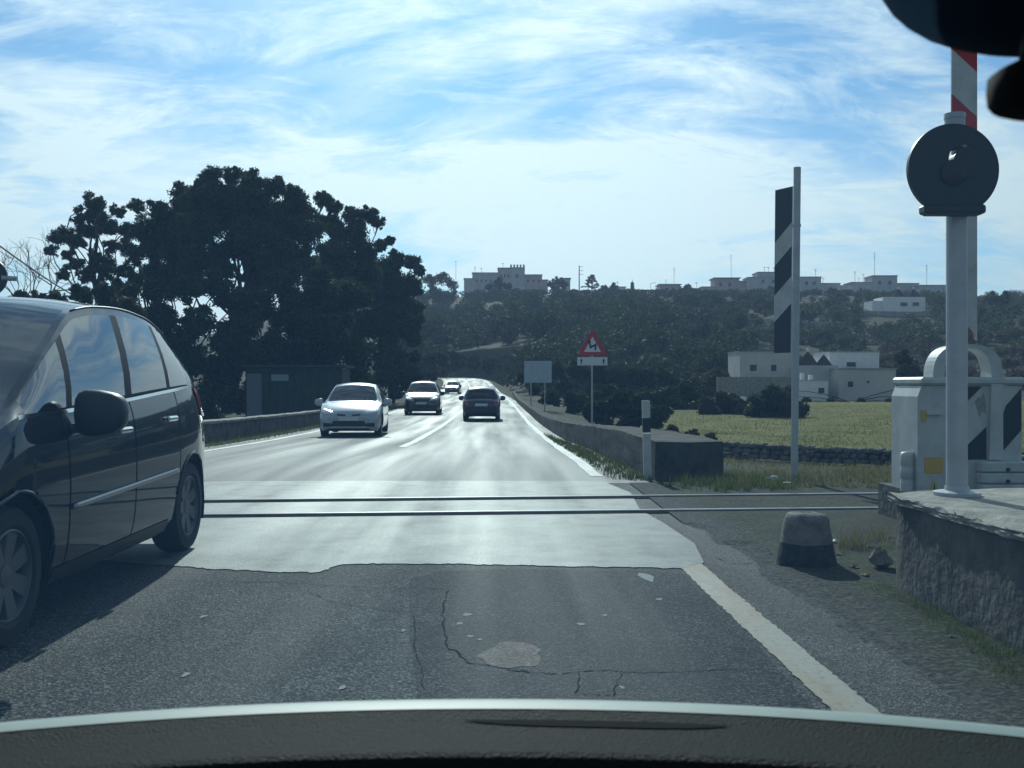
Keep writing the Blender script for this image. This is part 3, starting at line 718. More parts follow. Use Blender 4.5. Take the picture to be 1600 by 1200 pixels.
# wooded hillside, one mass
def hill_points(n, x0, x1, y0, y1, cond):
    out = []
    while len(out) < n:
        y = random.uniform(y0, y1); px = random.uniform(x0, x1); x = (px - 775) / F * y
        if cond(px, y): out.append((x, y, terrain(x, y)))
    return out
def wood(name, label, pts, rmin, rmax, m, per, size):
    C = []; Rr = []
    for p in pts:
        r = random.uniform(rmin, rmax)
        top = 1.2 + 150 / F * p[1] - p[2]          # crowns stay below the houses of the ridge
        if top < 2.2: continue
        r = min(r, top / 1.9)
        for k in range(3):
            C.append((p[0] + random.gauss(0, r * .5), p[1] + random.gauss(0, r * .5), p[2] + r * random.uniform(.3, 1.15))); Rr.append(r * random.uniform(.45, .8))
    V, Fq = leaf_cloud(C, Rr, per, size, .9)
    o = npmesh(name, V, Fq, m); tag(o, label, 'wood', kind='stuff'); return o
far = lambda px, y: abs((px - 775) / F * y - roadx(y)) > 9 or y > 250
wood('hillside_wood', 'dark wooded hillside below the castle-like building', hill_points(300, 640, 1010, 165, 520, far), 2.5, 6.0, OAK, 150, .5)
wood('hillside_wood', 'mixed evergreen wood on the hill between the triangular sign and the striped post', hill_points(260, 960, 1240, 150, 515, lambda px, y: y > 330 or px < 1150), 2.2, 5.0, OAK, 140, .48)
wood('hillside_scrub', 'olive groves and scrub on the terraced slope above the farmhouse', hill_points(330, 1150, 1640, 230, 520, lambda px, y: (y % 58) > 12 and not (1345 < px < 1465 and 290 < y < 352)), 1.4, 3.4, PINE, 90, .38)
wood('hillside_scrub', 'brown winter scrub on the terraced slope at right', hill_points(330, 1180, 1640, 150, 480, lambda px, y: (y % 45) > 15 and not (1345 < px < 1465 and 290 < y < 352)), 1.0, 2.2, DRYSH, 60, .42)
# terrace walls on the slope
for i, (y, px0, px1, nm) in enumerate([(205, 1440, 1640, 'lowest terrace wall above the barrier machine'), (262, 1270, 1500, 'terrace wall on the slope right of the striped post'), (330, 1300, 1640, 'terrace wall below the white hill house'), (300, 1180, 1300, 'short terrace wall behind the striped post'), (235, 1330, 1420, 'short pale terrace wall straight above the farmhouse')]):
    xa, xb = (px0 - 775) / F * y, (px1 - 775) / F * y; o = empty('terrace_wall', (xa, y, terrain(xa, y))); tag(o, 'long thin ' + nm, 'wall')
    mb = MB(); n = 14
    for k in range(n):
        x = xa + (xb - xa) * (k + .5) / n; yq = y + 3 * math.sin(k * .7 + i)
        mb.box((x - xa, yq - y, terrain(x, yq) - terrain(xa, y) + .6), ((xb - xa) / n * 1.02, .8, 2.0 + .2 * math.sin(k * 2.3)))
    mb.build('stonework', CONC_PALE, o)
# single trees that stand out against the sky
SK = [('pine_tree', 'rounded tree on the skyline left of the castle-like building', 690, 440, [(675, 440, 16), (692, 436, 17), (708, 445, 13), (680, 460, 18), (705, 462, 15)], PINE, 430),
      ('pine_tree', 'broad dark tree half hiding the castle-like building', 780, 452, [(765, 448, 9), (778, 444, 11), (793, 448, 10), (805, 456, 9), (775, 460, 12)], OAK, 470),
      ('pine_tree', 'dome shaped tree on the skyline beside the slim square tower', 868, 446, [(862, 444, 8), (872, 440, 9), (880, 446, 8), (868, 452, 9)], OAK, 490),
      ('pine_tree', 'low tree line clump right of the spiky conifer', 955, 455, [(945, 452, 8), (958, 450, 8), (966, 456, 6), (950, 460, 8)], PINE, 480),
      ('pine_tree', 'dome shaped tree on the skyline beside the flat roofed block', 1073, 450, [(1065, 454, 7), (1075, 449, 8), (1085, 454, 6)], OAK, 500),
      ('pine_tree', 'dark umbrella shaped pine at the right end of the skyline', 1560, 475, [(1550, 466, 12), (1570, 466, 12), (1535, 480, 10), (1585, 482, 10), (1560, 485, 16), (1540, 498, 12), (1578, 498, 12), (1520, 500, 10)], PINE, 330),
      ('olive_tree', 'leafy tree in front of the left hillside houses', 1200, 455, [(1185, 460, 12), (1205, 455, 13), (1222, 462, 10)], OLIVE, 460),
      ('olive_tree', 'wide tree below the hillside houses right of the striped post', 1300, 465, [(1275, 468, 11), (1300, 464, 13), (1325, 470, 11), (1345, 474, 9)], PINE, 455),
      ('olive_tree', 'tree at the right of the white hill house', 1475, 480, [(1462, 482, 11), (1480, 476, 12), (1497, 484, 10)], OLIVE, 400),
      ('olive_tree', 'light green tree on the slope below the slim tower', 880, 520, [(862, 525, 14), (885, 518, 15), (905, 526, 12)], SHRUB, 300),
      ('olive_tree', 'greyish tree on the slope above the far bend', 760, 500, [(742, 505, 14), (765, 498, 15), (782, 508, 12), (752, 520, 14)], SHRUB, 310)]
for nm, lb, px, py, bl, m, d in SK:
    bush(nm, lb, px, py + 15, d, bl, m, 90, .45, 6, 2.0, 'trees standing out on the hill', 'tree')
# layered conifer and cypress
def conifer(px, py0, py1, wpx, d, label, cedar):
    b0 = pt(px, py1, d); gz = min(b0.z, terrain(b0.x, b0.y) + 3); o = empty('conifer_tree', (b0.x, b0.y, gz)); tag(o, label, 'tree', 'trees standing out on the hill')
    h = pt(px, py0, d).z - gz; mb = MB(); mb.tube([(0, 0, -4), (0, 0, h * .6), (0, 0, h)], [.45, .25, .05], 7); mb.build('trunk', BARK, o)
    C = []; Rr = []; wd = wpx / F * d
    for k in range(9 if cedar else 7):
        z = h * (.25 + .75 * k / 9); r = wd * (1 - k / 10) * (.8 + .4 * (k % 2))
        for j in range(8):
            a = random.uniform(0, 6.28); rr = r * random.uniform(.2, 1)
            C.append((rr * math.cos(a), rr * math.sin(a), z - rr * .12)); Rr.append(.7 if cedar else .5)
    V, Fq = leaf_cloud(C, Rr, 26, .42, .4); npmesh('crown', V, Fq, OAK, o)
conifer(925, 428, 455, 17, 495, 'spiky layered conifer on the skyline right of the slim tower', True)
conifer(988, 436, 460, 3, 500, 'thin dark cypress on the skyline beside the long low roof', False)

# ------------------------------------------------------------------ buildings
PLASTER = mat('pale_plaster', (.55, .53, .50), .9, var=.12, vscale=.3, spec=.2)
PLASTER_G = mat('grey_plaster', (.48, .47, .46), .9, var=.15, vscale=.3, spec=.2)
PLASTER_P = mat('pinkish_plaster', (.48, .37, .33), .9, var=.12, vscale=.3, spec=.2)
PLASTER_T = mat('turquoise_cladding', (.20, .42, .40), .7, var=.1, vscale=.3)
WHITEW = mat('whitewash', (.78, .78, .76), .9, var=.08, vscale=1, spec=.2)
ROOFT = mat('flat_roof_edge', (.33, .30, .27), .9, var=.2, vscale=.5)
CONE = mat('grey_cone_stone', (.075, .07, .066), .95, var=.3, vscale=4, bump=.6, bscale=6)
PANE = mat('dark_window', (.02, .025, .03), .15)
DARKM = mat('dark_metal', (.03, .03, .032), .5)
def antenna(parent, x, y, z, h, bars=2):
    mb = MB(); mb.tube([(x, y, z - .2), (x, y, z + h)], .09, 5)
    for k in range(bars): mb.box((x, y, z + h * (.97 - .12 * k)), (1.5 - .3 * k, .1, .1))
    mb.build('antenna', DARKM, parent)
def block(name, label, parts, d, ybase=470, cat='building', ant=(), wins=(), depth=11, group='houses on the hilltop'):
    """parts: (px0, px1, ytop, material[, lip]) side by side; windows in picture coordinates"""
    px0 = min(p[0] for p in parts); px1 = max(p[1] for p in parts); c = pt((px0 + px1) / 2, ybase, d); gz = min(c.z, terrain(c.x, c.y)) - 2.5
    o = empty(name, (c.x, c.y, gz)); tag(o, label, cat, group); org = Vector((c.x, c.y, gz))
    for i, p in enumerate(parts):
        a, b = pt(p[0], p[2], d), pt(p[1], p[2], d); h = a.z - gz; wd = (b - a).length; mx = (a + b) / 2 - org; dy = -.07 * i
        MB().box((mx.x, depth / 2 + dy, h / 2), (wd, depth, h)).build('wall', p[3], o)
        lip = p[4] if len(p) > 4 else .25
        MB().box((mx.x, depth / 2 + dy, h + .22), (wd + lip * 2, depth + lip * 2, .45)).build('roof', ROOFT, o)
    for q in wins:
        a, b = pt(q[0], q[1], d), pt(q[2], q[3], d); f = .35
        cx, cz, ww, hh = (a.x + b.x) / 2 - org.x, (a.z + b.z) / 2 - gz, b.x - a.x, a.z - b.z
        wi = MB().box((cx, -f, cz), (ww, .12, hh)).build('window', PANE, o)
        MB().box((cx, -f - .06, cz - hh / 2 - .1), (ww * 1.2, .3, .14)).build('sill', ROOFT, wi)
    for q in ant:
        a = pt(q[0], q[2], d); t = pt(q[0], q[1], d); antenna(o, a.x - org.x, 3, a.z - gz + .3, t.z - a.z, q[3] if len(q) > 3 else 2)
    return o
W3 = lambda x0, x1, n, y0, y1, w: [(x0 + (x1 - x0) * k / (n - 1) - w / 2, y0, x0 + (x1 - x0) * k / (n - 1) + w / 2, y1) for k in range(n)]
castle = block('castle_building', 'large castle-like building with a battlemented tower on the hilltop', [(725, 740, 436, PLASTER_G), (738, 780, 427, PLASTER_G), (778, 798, 419.5, PLASTER_G), (797, 820, 419, PLASTER_G, .1), (819, 847, 430, PLASTER_P), (846, 856, 438, PLASTER_P)], 540, 470,
    wins=W3(745, 774, 5, 437, 441, 2.2) + W3(783, 794, 3, 429, 433, 2) + W3(825, 842, 3, 437, 441, 2.2) + [(806, 428, 810, 433)], ant=[(742, 417, 426), (752, 419, 425), (786, 411, 418), (712, 408, 436, 1)])
for k in range(5):
    a = pt(798.5 + k * 5, 417.5, 540) - castle.location
    MB().box((a.x, 1.2, a.z + .55), (1.0, 1.0, 2.0)).build('merlon', PLASTER_G, castle)
block('slim_tower', 'slim square tower house right of the castle-like building', [(879, 891, 435.5, PLASTER_G, .5)], 538, 470, wins=[(883, 440, 886, 443)])
block('long_building', 'long low roofed building on the skyline with street lamp', [(976, 1033, 454, PLASTER_G), (1031, 1063, 445, PLASTER_P, .7)], 530, 470, ant=[(1055, 418, 444, 3), (1042, 437, 444, 1)], wins=[(1040, 450, 1044, 454), (1050, 450, 1054, 454)])
block('turquoise_hall', 'low turquoise clad hall below the skyline houses', [(1082, 1134, 459, PLASTER_T, .15)], 500, 475, wins=W3(1090, 1128, 5, 463, 466, 4))
block('hill_house', 'pinkish house with overhanging flat roof and tall aerial', [(1096, 1118, 449, PLASTER_G), (1117, 1155, 435, PLASTER_P, .8), (1154, 1170, 440, PLASTER_P)], 525, 472, ant=[(1144.5, 398, 433, 3)], wins=[(1124, 442, 1128, 447), (1138, 442, 1142, 447)])
block('hill_house', 'grey flat roofed house with raised upper storey just left of the striped post', [(1169, 1223, 434, PLASTER_G), (1184, 1216, 426, PLASTER_G)], 520, 474, ant=[(1197, 417, 425), (1203, 417, 425), (1212, 418, 425)], wins=[(1190, 437, 1194, 442), (1206, 437, 1210, 442)])
block('hill_house', 'stepped grey house just right of the striped post on the skyline', [(1250, 1283, 433.5, PLASTER_G), (1283, 1313, 443.5, PLASTER_G)], 515, 474, ant=[(1277, 420, 433, 3), (1289, 434, 443)], wins=[(1258, 440, 1262, 445), (1270, 440, 1274, 445), (1295, 449, 1299, 453)])
block('hill_house', 'tallest grey block right of centre on the skyline with pale left wing', [(1330, 1365, 442, PLASTER), (1363, 1402, 431.5, PLASTER_G), (1402, 1436, 443.5, PLASTER_G)], 500, 480, ant=[(1370, 395, 430, 3), (1339, 424, 441), (1352, 428, 441), (1345, 434, 441, 1)], wins=[(1372, 439, 1376, 444), (1388, 439, 1392, 444), (1343, 450, 1346, 454)])
block('hill_house', 'long dark grey house behind the signal post on the skyline', [(1437, 1480, 446.5, PLASTER_G), (1479, 1527, 450.5, PLASTER_G)], 490, 482, ant=[(1452, 414, 445, 3)], wins=[(1448, 454, 1452, 459), (1464, 454, 1468, 459)])
block('hill_house', 'low pale houses right of the spiky conifer on the skyline', [(936, 958, 452, PLASTER_G), (956, 978, 449, PLASTER)], 545, 470, wins=[(942, 456, 945, 459), (964, 453, 967, 457)], ant=[(966, 440, 449)])
block('hill_house', 'narrow pale house right behind the striped post on the skyline', [(1222, 1252, 440, PLASTER)], 535, 474, wins=[(1244, 446, 1247, 450)], ant=[(1247, 428, 440)])
block('hill_house', 'low pale house filling the gap left of the tallest grey block', [(1311, 1333, 447, PLASTER_P)], 522, 478, wins=[(1318, 452, 1321, 456)])
block('hill_house', 'low pale house between the dome tree and the pinkish house', [(1066, 1098, 453, PLASTER)], 540, 474, wins=[(1076, 457, 1079, 460), (1088, 457, 1091, 460)], ant=[(1090, 441, 453)])
# power pole and street lamp on the skyline
a, t = pt(905, 455, 515), pt(905, 415, 515); o = empty('power_pole', (a.x, a.y, a.z)); tag(o, 'tall power pole with three short arms beside the spiky conifer', 'pole')
mb = MB(); mb.tube([(0, 0, -6), (0, 0, t.z - a.z)], [.34, .24], 7); mb.build('shaft', DARKM, o)
for k in range(3): MB().box((.9, 0, t.z - a.z - .6 - k * 2.0), (2.2, .2, .2)).build('cross_arm', DARKM, o)
a, t = pt(1016, 458, 510), pt(1016, 442, 510); o = empty('street_lamp', (a.x, a.y, a.z)); tag(o, 'small street lamp on the hilltop above the long roof', 'street lamp')
mb = MB(); h = t.z - a.z; mb.tube([(0, 0, -4), (0, 0, h - 1), (.5, 0, h - .2), (2, 0, h)], .1, 6); mb.build('post', DARKM, o); MB().box((2.3, 0, h), (1, .4, .2)).build('lamp_head', DARKM, o)

def cone_roof(parent, p, r, h, m=CONE):
    mb = MB(); prof = []; n = 11
    for i in range(n):                                    # courses of stepped stone
        a, b = i / n, (i + 1) / n; ra = r * (1 - a) ** .88; rb = r * (1 - b) ** .88
        prof += [(ra, h * a), (ra * .985, h * b)]
    prof.append((.06 * r, h)); M = Matrix.Translation(p); mb.lathe(prof, 20, M); c = mb.build('cone_roof', m, parent)
    mb = MB(); mb.lathe([(.10 * r, h * .93), (.09 * r, h * 1.1), (.14 * r, h * 1.13), (.14 * r, h * 1.17), (0.01, h * 1.3)], 10, M); mb.build('pinnacle', WHITEW, c)
def house_box(parent, px0, px1, yt, yb, d, depth, m, lip=.12, back=0.0):
    a, b, c = pt(px0, yt, d), pt(px1, yt, d), pt(px0, yb, d); org = parent.location; h = a.z - c.z
    MB().box(((a.x + b.x) / 2 - org.x, (a.y + b.y) / 2 - org.y + depth / 2 + back, c.z + h / 2 - org.z), (b.x - a.x, depth, h)).build('wall', m, parent)
    if lip: MB().box(((a.x + b.x) / 2 - org.x, (a.y + b.y) / 2 - org.y + depth / 2 + back, a.z + .06 - org.z), (b.x - a.x + lip, depth + lip, .12)).build('roof', ROOFT if m is not WHITEW else PLASTER, parent)
def win(parent, px0, py0, px1, py1, d, proud=.03):
    a, b = pt(px0, py0, d - proud), pt(px1, py1, d - proud); c = (a + b) / 2 - parent.location
    wi = MB().box(c, (b.x - a.x, .06, a.z - b.z)).build('window', PANE, parent)
    MB().box((c.x, c.y - .02, c.z - (a.z - b.z) / 2 - .05), ((b.x - a.x) * 1.15, .12, .07)).build('sill', WHITEW, wi)
g = pt(1290, 632, 112); farm = empty('farmhouse', (g.x, g.y, -.75)); tag(farm, 'white farmhouse with two grey cone roofs beyond the field', 'house')
house_box(farm, 1156, 1247, 550, 634, 117.0, 6, PLASTER)
house_box(farm, 1296, 1374, 551, 634, 118.5, 6, WHITEW)
house_box(farm, 1246, 1310, 571, 634, 114.6, 5, PLASTER_G, 0)
house_box(farm, 1310, 1400, 577, 634, 112.0, 6, PLASTER, .25)
house_box(farm, 1240, 1294, 595, 634, 110.5, 3.6, WHITEW)
for px, r in ((1262, 16.5), (1287, 13)):
    p = pt(px, 571.5, 116.2) - farm.location; cone_roof(farm, p, r / F * 116, 1.62 if r > 15 else 1.25)
win(farm, 1323, 566, 1337, 573, 118.5); win(farm, 1325, 596, 1333, 605, 112.0); win(farm, 1355, 595, 1358, 599, 112.0); win(farm, 1279, 606, 1288, 614, 110.5); win(farm, 1172, 570, 1182, 580, 117); win(farm, 1205, 570, 1213, 580, 117)
for px, y0 in ((1253, 583), (1266, 586)):
    a, b = pt(px, y0, 111.5), pt(px, 596, 111.5); c = (a + b) / 2 - farm.location; MB().box(c, (.42, .42, a.z - b.z), None, .05).build('chimney', WHITEW, farm)
a, b = pt(1120, 589, 108), pt(1243, 589, 108); o = empty('garden_wall', (a.x, a.y, -.75)); tag(o, 'pale garden wall in front of the left wing of the farmhouse', 'wall')
MB().box(((b.x - a.x) / 2, 0, (a.z + .75) / 2), (b.x - a.x, .3, a.z + .75)).build('wall_body', CONC_PALE, o)
a = pt(1157, 614, 100); o = MB().box((0, 0, .32), (1.0, .6, .65), None, .08).build('water_trough', WHITEW); o.location = (a.x, a.y, terrain(a.x, a.y)); tag(o, 'small white trough in the grass near the garden wall', 'trough')
g = pt(1408, 488, 345); hh_ = empty('hill_trullo', (g.x, g.y, g.z - 3)); tag(hh_, 'white house with two dark cone roofs on the slope behind the signal post', 'house')
house_box(hh_, 1380, 1446, 464, 500, 345, 9, WHITEW, 0); house_box(hh_, 1363, 1381, 470, 500, 346, 8, WHITEW, 0)
for px in (1404, 1427):
    p = pt(px, 465.0, 348.5) - hh_.location; cone_roof(hh_, p, 11.5 / F * 348, 2.9)
win(hh_, 1407, 472.5, 1418, 478, 345, .1); win(hh_, 1426, 472.5, 1436, 478, 345, .1)
# dark shed under the trees on the left
SHED = mat('dark_green_boards', (.030, .040, .035), .8, var=.3, vscale=2); SHEDP = mat('grey_door', (.14, .16, .18), .7)
g = pt(470, 640, 44); shed = empty('shed', (g.x, g.y, terrain(g.x, g.y))); tag(shed, 'low dark shed under the pines behind the left wall', 'shed')
gz = shed.location.z
x0, x1 = pt(384, 600, 44).x - g.x, pt(535, 600, 44).x - g.x; ht = pt(400, 574, 44).z - gz
n = 12
for k in range(n):
    MB().box((x0 + (x1 - x0) * (k + .5) / n, 0, ht / 2), ((x1 - x0) / n - .02, .08, ht - .05)).build('board', SHED, shed)
MB().box(((x0 + x1) / 2, 1.4, ht / 2), (x1 - x0 - .1, 2.6, ht - .1)).build('wall', SHED, shed); MB().box(((x0 + x1) / 2, 1.3, ht + .05), (x1 - x0 + .3, 3.2, .1)).build('roof', mat('bitumen', (.05, .05, .05), .9), shed)
a, b = pt(386, 582, 43.9) - g, pt(409, 632, 43.9) - g
MB().box(((a.x + b.x) / 2, -.09, (ht - .25) / 2), (b.x - a.x, .06, ht - .3)).build('door', SHEDP, shed)
a, b = pt(424, 585, 43.9) - g, pt(451, 595, 43.9) - g
MB().box(((a.x + b.x) / 2, -.09, (a.z + b.z) / 2 + g.z - gz), (b.x - a.x, .04, abs(a.z - b.z))).build('panel', mat('pale_panel', (.22, .30, .33), .6), shed)

# ------------------------------------------------------------------ crossing furniture
GALV = mat('grey_paint_steel', (.42, .44, .46), .45, metal=.2, var=.12, vscale=6)
WHITEP = mat('dirty_white_paint', (.50, .52, .50), .5, var=.18, vscale=5, det=8)
BLACKP = mat('black_paint', (.012, .013, .015), .5)
BLACKM = mat('matt_black_board', (.014, .015, .017), .45)
REDP = mat('red_paint', (.42, .03, .035), .5, var=.15, vscale=4)
REDL = mat('dark_red_lens', (.018, .008, .009), .45)
YELP = mat('yellow_sticker', (.62, .38, .05), .55)
YEL2 = mat('faded_yellow', (.50, .45, .12), .6)
STAIN = mat('grime_stain', (.30, .29, .27), .9, var=.3, vscale=25)
RUSTY = mat('rusty_bracket', (.22, .13, .07), .85, var=.4, vscale=30)
sp = pt(1495, 772, 5.75); sig = empty('crossing_signal', (sp.x, sp.y, .56)); tag(sig, 'round black level crossing light on a pale post on the concrete wall', 'signal')
mb = MB(); PT = pt(1495, 178, 5.75).z - .56
mb.lathe([(.058, 0), (.058, PT - .52), (0, PT - .52)], 24); mb.build('post', GALV, sig, angle=40)  # post cut short so sky shows through the board's glint opening
mb = MB(); mb.lathe([(.056, PT - .2), (.056, PT - .03), (.059, PT - .03), (.059, PT), (.0, PT)], 24, Mx((-.012, 0, 0))); mb.build('post_cap', GALV, sig, angle=40)
mb = MB(); mb.lathe([(.13, 0), (.13, .02), (.07, .03), (.062, .06)], 20); mb.build('base_flange', GALV, sig, angle=40)
def disc_signal(parent, cz, yo, Rr=.278, glint_hole=.088, hc=(-.02, .055), sh=(.018, -.016), cx=0.0):
    """board with a round opening; the crescent left uncovered shows sky, imitating a sun glint"""
    n = 64; out = [(cx + Rr * math.cos(2*math.pi*i/n), Rr * math.sin(2*math.pi*i/n)) for i in range(n)]
    inn = [(cx + hc[0] + glint_hole * math.cos(2*math.pi*i/n), hc[1] + glint_hole * math.sin(2*math.pi*i/n)) for i in range(n)]
    vs = []; 
    for y in (yo, yo - .03):
        vs += [(x, y, cz + z) for x, z in out] + [(x, y, cz + z) for x, z in inn]
    fs = []
    for i in range(n):
        j = (i + 1) % n
        fs += [(i, j, n+j, n+i), (2*n+i, 3*n+i, 3*n+j, 2*n+j), (i, 2*n+i, 2*n+j, j), (n+i, n+j, 3*n+j, 3*n+i)]
    mb = MB(); mb.add(vs, fs); mb.build('backing_board', BLACKM, parent, angle=40)
    M = Mx((cx + hc[0] + sh[0], yo - .035, cz + hc[1] + sh[1]), rx=R(90))
    mb = MB(); mb.lathe([(glint_hole, -.06), (glint_hole, .004), (.0, .004)], 40, M); ln = mb.build('lamp_body', BLACKM, parent, angle=40)
    M2 = Mx((cx, yo - .032, cz - .02), rx=R(90))
    mb = MB(); mb.lathe([(.075, .006), (.06, .012), (.03, .016), (0, .017)], 32, M2); mb.build('lens', REDL, ln, smooth=True)
    mb = MB(); a0, a1, k = R(20), R(160), 20; vs = []                   # visor over the lens
    for i in range(k + 1):
        a = a0 + (a1 - a0) * i / k
        for r in (.112, .106):
            for y in (yo - .03, yo - .16): vs.append((cx + r * math.cos(a), y, cz - .02 + r * math.sin(a)))
    fs = []
    for i in range(k):
        b = 4 * i; fs += [(b, b+1, b+5, b+4), (b+2, b+6, b+7, b+3), (b+1, b+3, b+7, b+5), (b, b+4, b+6, b+2)]
    return mb
cz = pt(1487, 266, 5.67).z - .56; cxo = pt(1487, 268, 5.67).x - sp.x
disc_signal(sig, cz, -.075, Rr=.259, cx=cxo, hc=(.060, .060), sh=(.022, -.020))
mb = MB(); mb.box((cxo - .004, -.095, cz - .228), (.35, .09, .05), None, .01); mb.box((cxo - .004, -.095, cz - .250), (.31, .08, .02), None, .006); mb.build('lower_tray', BLACKM, sig)
for s in (-1, 1): MB().box((cxo + s * .02, -.04, cz + s * .20), (.16, .04, .03)).build('clamp', DARKM, sig)
# second signal, across the road at the left edge
q = pt(-14, 434, 14.5); sg2 = empty('crossing_signal', (q.x, q.y, 0)); tag(sg2, 'black crossing light at the left edge above the dark car roof', 'signal')
mb = MB(); mb.lathe([(.05, 0), (.05, 3.05), (0, 3.05)], 16); mb.build('post', GALV, sg2, angle=40)
disc_signal(sg2, q.z, -.07); MB().tube([(.2, -.08, q.z - .01), (.40, -.06, q.z - .02)], [.04, .035], 14).build('side_lamp', GALV, sg2, angle=40)
# striped board on post
sp = gp(1241, 752); st = empty('striped_post', (sp.x, sp.y, terrain(sp.x, sp.y))); tag(st, 'tall grey post with a black and white striped board', 'post')
ht = pt(1245, 261, 12.3).z - st.location.z
mb = MB(); mb.lathe([(.044, -.1), (.044, ht), (.0, ht)], 18, Mx(rx=0, ry=R(.55))); mb.build('post', GALV, st, angle=40)
bw, z0, z1 = .30, pt(1230, 551, 12.3).z - st.location.z, pt(1230, 290, 12.3).z - st.location.z
MB_ = Mx((-.03, .0, 0), ry=R(.55)) @ Matrix.Rotation(R(180 - 62), 4, 'Z')
mb = MB(); mb.box((bw / 2 + .03, 0, (z0 + z1) / 2), (bw, .012, z1 - z0), MB_); brd = mb.build('board', WHITEP, st)
def clip_stripes(z0, z1, w, edges, slope, y, th, M, name, m, parent, x0=.0):
    for (a, b) in edges:
        poly = []
        for (x, z) in ((0, a), (w, a + slope), (w, b + slope), (0, b)): poly.append((x0 + x, min(max(z, z0), z1)))
        mb = MB(); mb.add([(x, y, z) for x, z in poly] + [(x, y + th, z) for x, z in poly], [(0, 1, 2, 3), (7, 6, 5, 4), (0, 4, 5, 1), (1, 5, 6, 2), (2, 6, 7, 3), (3, 7, 4, 0)], M)
        mb.build(name, m, parent)
zz_ = lambda py: pt(1230, py, 12.3).z - st.location.z
for yy_ in (-.0085, .0065):
    clip_stripes(z0 + .003, z1 - .003, bw - .01, [(zz_(551) - .1, zz_(474)), (zz_(431), zz_(384)), (zz_(346), zz_(290) + .4)], -.22, yy_, .002, MB_, 'black_stripe', BLACKP, brd, .035)
for pz in (zz_(352), zz_(487)): MB().lathe([(.049, pz - .015), (.052, pz - .015), (.052, pz + .015), (.049, pz + .015)], 18, Mx(ry=R(.55))).build('clamp', GALV, st)
# marker post
sp = gp(1012, 748); dp = empty('marker_post', (sp.x, sp.y, terrain(sp.x, sp.y))); tag(dp, 'short white roadside marker post with black bands beside the parapet end', 'marker post')
zq = [-.1, .20, .36, .62, .80, 1.02]; mm = [WHITEP, WHITEP, WHITEP, BLACKP, WHITEP]
for k in range(5):
    if k in (1, 2): continue
    a, b = zq[k] if k else -.1, zq[k + 1]
    if k == 0: b = .60
    mb = MB(); mb.add([(x, y, z) for z in (a, b) for x, y in ((-.05, -.03), (.05, -.03), (.045, .04), (-.045, .04))], [(0, 1, 5, 4), (1, 2, 6, 5), (2, 3, 7, 6), (3, 0, 4, 7), (4, 5, 6, 7), (3, 2, 1, 0)])
    mb.build('band', mm[k], dp)
dp.rotation_euler = (0, R(-1.5), 0)
# stone bollard
BOL = mat('bollard_stone', (.20, .185, .165), .95, var=.4, vscale=9, bump=.9, bscale=25, spec=.2); BOLD = mat('bollard_base_tar', (.05, .05, .05), .9, var=.4, vscale=9, bump=.9, bscale=25, spec=.2)
sp = gp(1260, 884); bo = empty('stone_bollard', (sp.x, sp.y, 0)); tag(bo, 'short tapered stone bollard with a dark lower half on the dirt shoulder', 'bollard')
def rough_lathe(prof, n, name, m, parent, j):
    mb = MB(); mb.lathe(prof, n); mb.v = [(x * (1 + random.uniform(-j, j)), y * (1 + random.uniform(-j, j)), z + random.uniform(-j, j) * .15) for x, y, z in mb.v]
    return mb.build(name, m, parent, smooth=True)
rough_lathe([(.20, -.05), (.19, .04), (.175, .12), (.168, .16)], 22, 'base', BOLD, bo, .02)
rough_lathe([(.168, .158), (.155, .24), (.142, .31), (.13, .34), (.07, .352), (0, .354)], 22, 'shaft', BOL, bo, .02)
# barrier machine with its raised arm
MD = 8.4; mo = pt(1520, 770, MD); mc = empty('barrier_machine', (mo.x, mo.y, 0)); tag(mc, 'white level crossing barrier machine with black chevrons and raised red and white arm', 'barrier')
def mp_(px, py, dy=0.0): q = pt(px, py, MD); return Vector((q.x - mo.x, dy, q.z))
def mbox(px0, py0, px1, py1, y0, y1, name, m, parent=mc, bev=.0):
    a, b = mp_(px0, py0), mp_(px1, py1)
    return MB().box(((a.x + b.x) / 2, (y0 + y1) / 2, (a.z + b.z) / 2), (b.x - a.x, y1 - y0, a.z - b.z), None, bev).build(name, m, parent)
PLINTH = mbox(1425, 768, 1640, 822, -.15, .75, 'plinth', CONC)
a, b = mp_(1433, 603), mp_(1597, 770)
# housing with chamfered left shoulder
pf = [(a.x + .0, b.z), (b.x, b.z), (b.x, a.z), (a.x + .035, a.z), (a.x, a.z - .09)]
mb = MB(); mb.add([(x, 0, z) for x, z in pf] + [(x, .55, z) for x, z in pf], [(0, 1, 2, 3, 4), (9, 8, 7, 6, 5)] + [(i, 5+i, 5+(i+1) % 5, (i+1) % 5) for i in range(5)]); hs = mb.build('housing', WHITEP, mc)
mbox(1437, 589, 1600, 602, -.04, .6, 'lid', WHITEP, mc, .02)
mbox(1446, 645, 1470, 648, -.03, .0, 'ledge', WHITEP, hs)
mbox(1438, 641, 1447, 659, -.006, -.001, 'small_sticker', YELP, hs); mbox(1444, 714, 1472, 739, -.006, -.001, 'yellow_sticker', YELP, hs)
t3 = [mp_(1450, 771), mp_(1467, 771), mp_(1458.5, 747)]; mb = MB(); mb.add([(v.x, -.006, v.z) for v in t3] + [(v.x, -.001, v.z) for v in t3], [(0, 1, 2), (5, 4, 3), (0, 3, 4, 1), (1, 4, 5, 2), (2, 5, 3, 0)]); mb.build('warning_triangle', YEL2, hs)
t3 = [mp_(1457, 767), mp_(1460.5, 767), mp_(1459, 754)]; mb = MB(); mb.add([(v.x, -.009, v.z) for v in t3], [(0, 1, 2)]); mb.build('triangle_mark', BLACKP, hs)
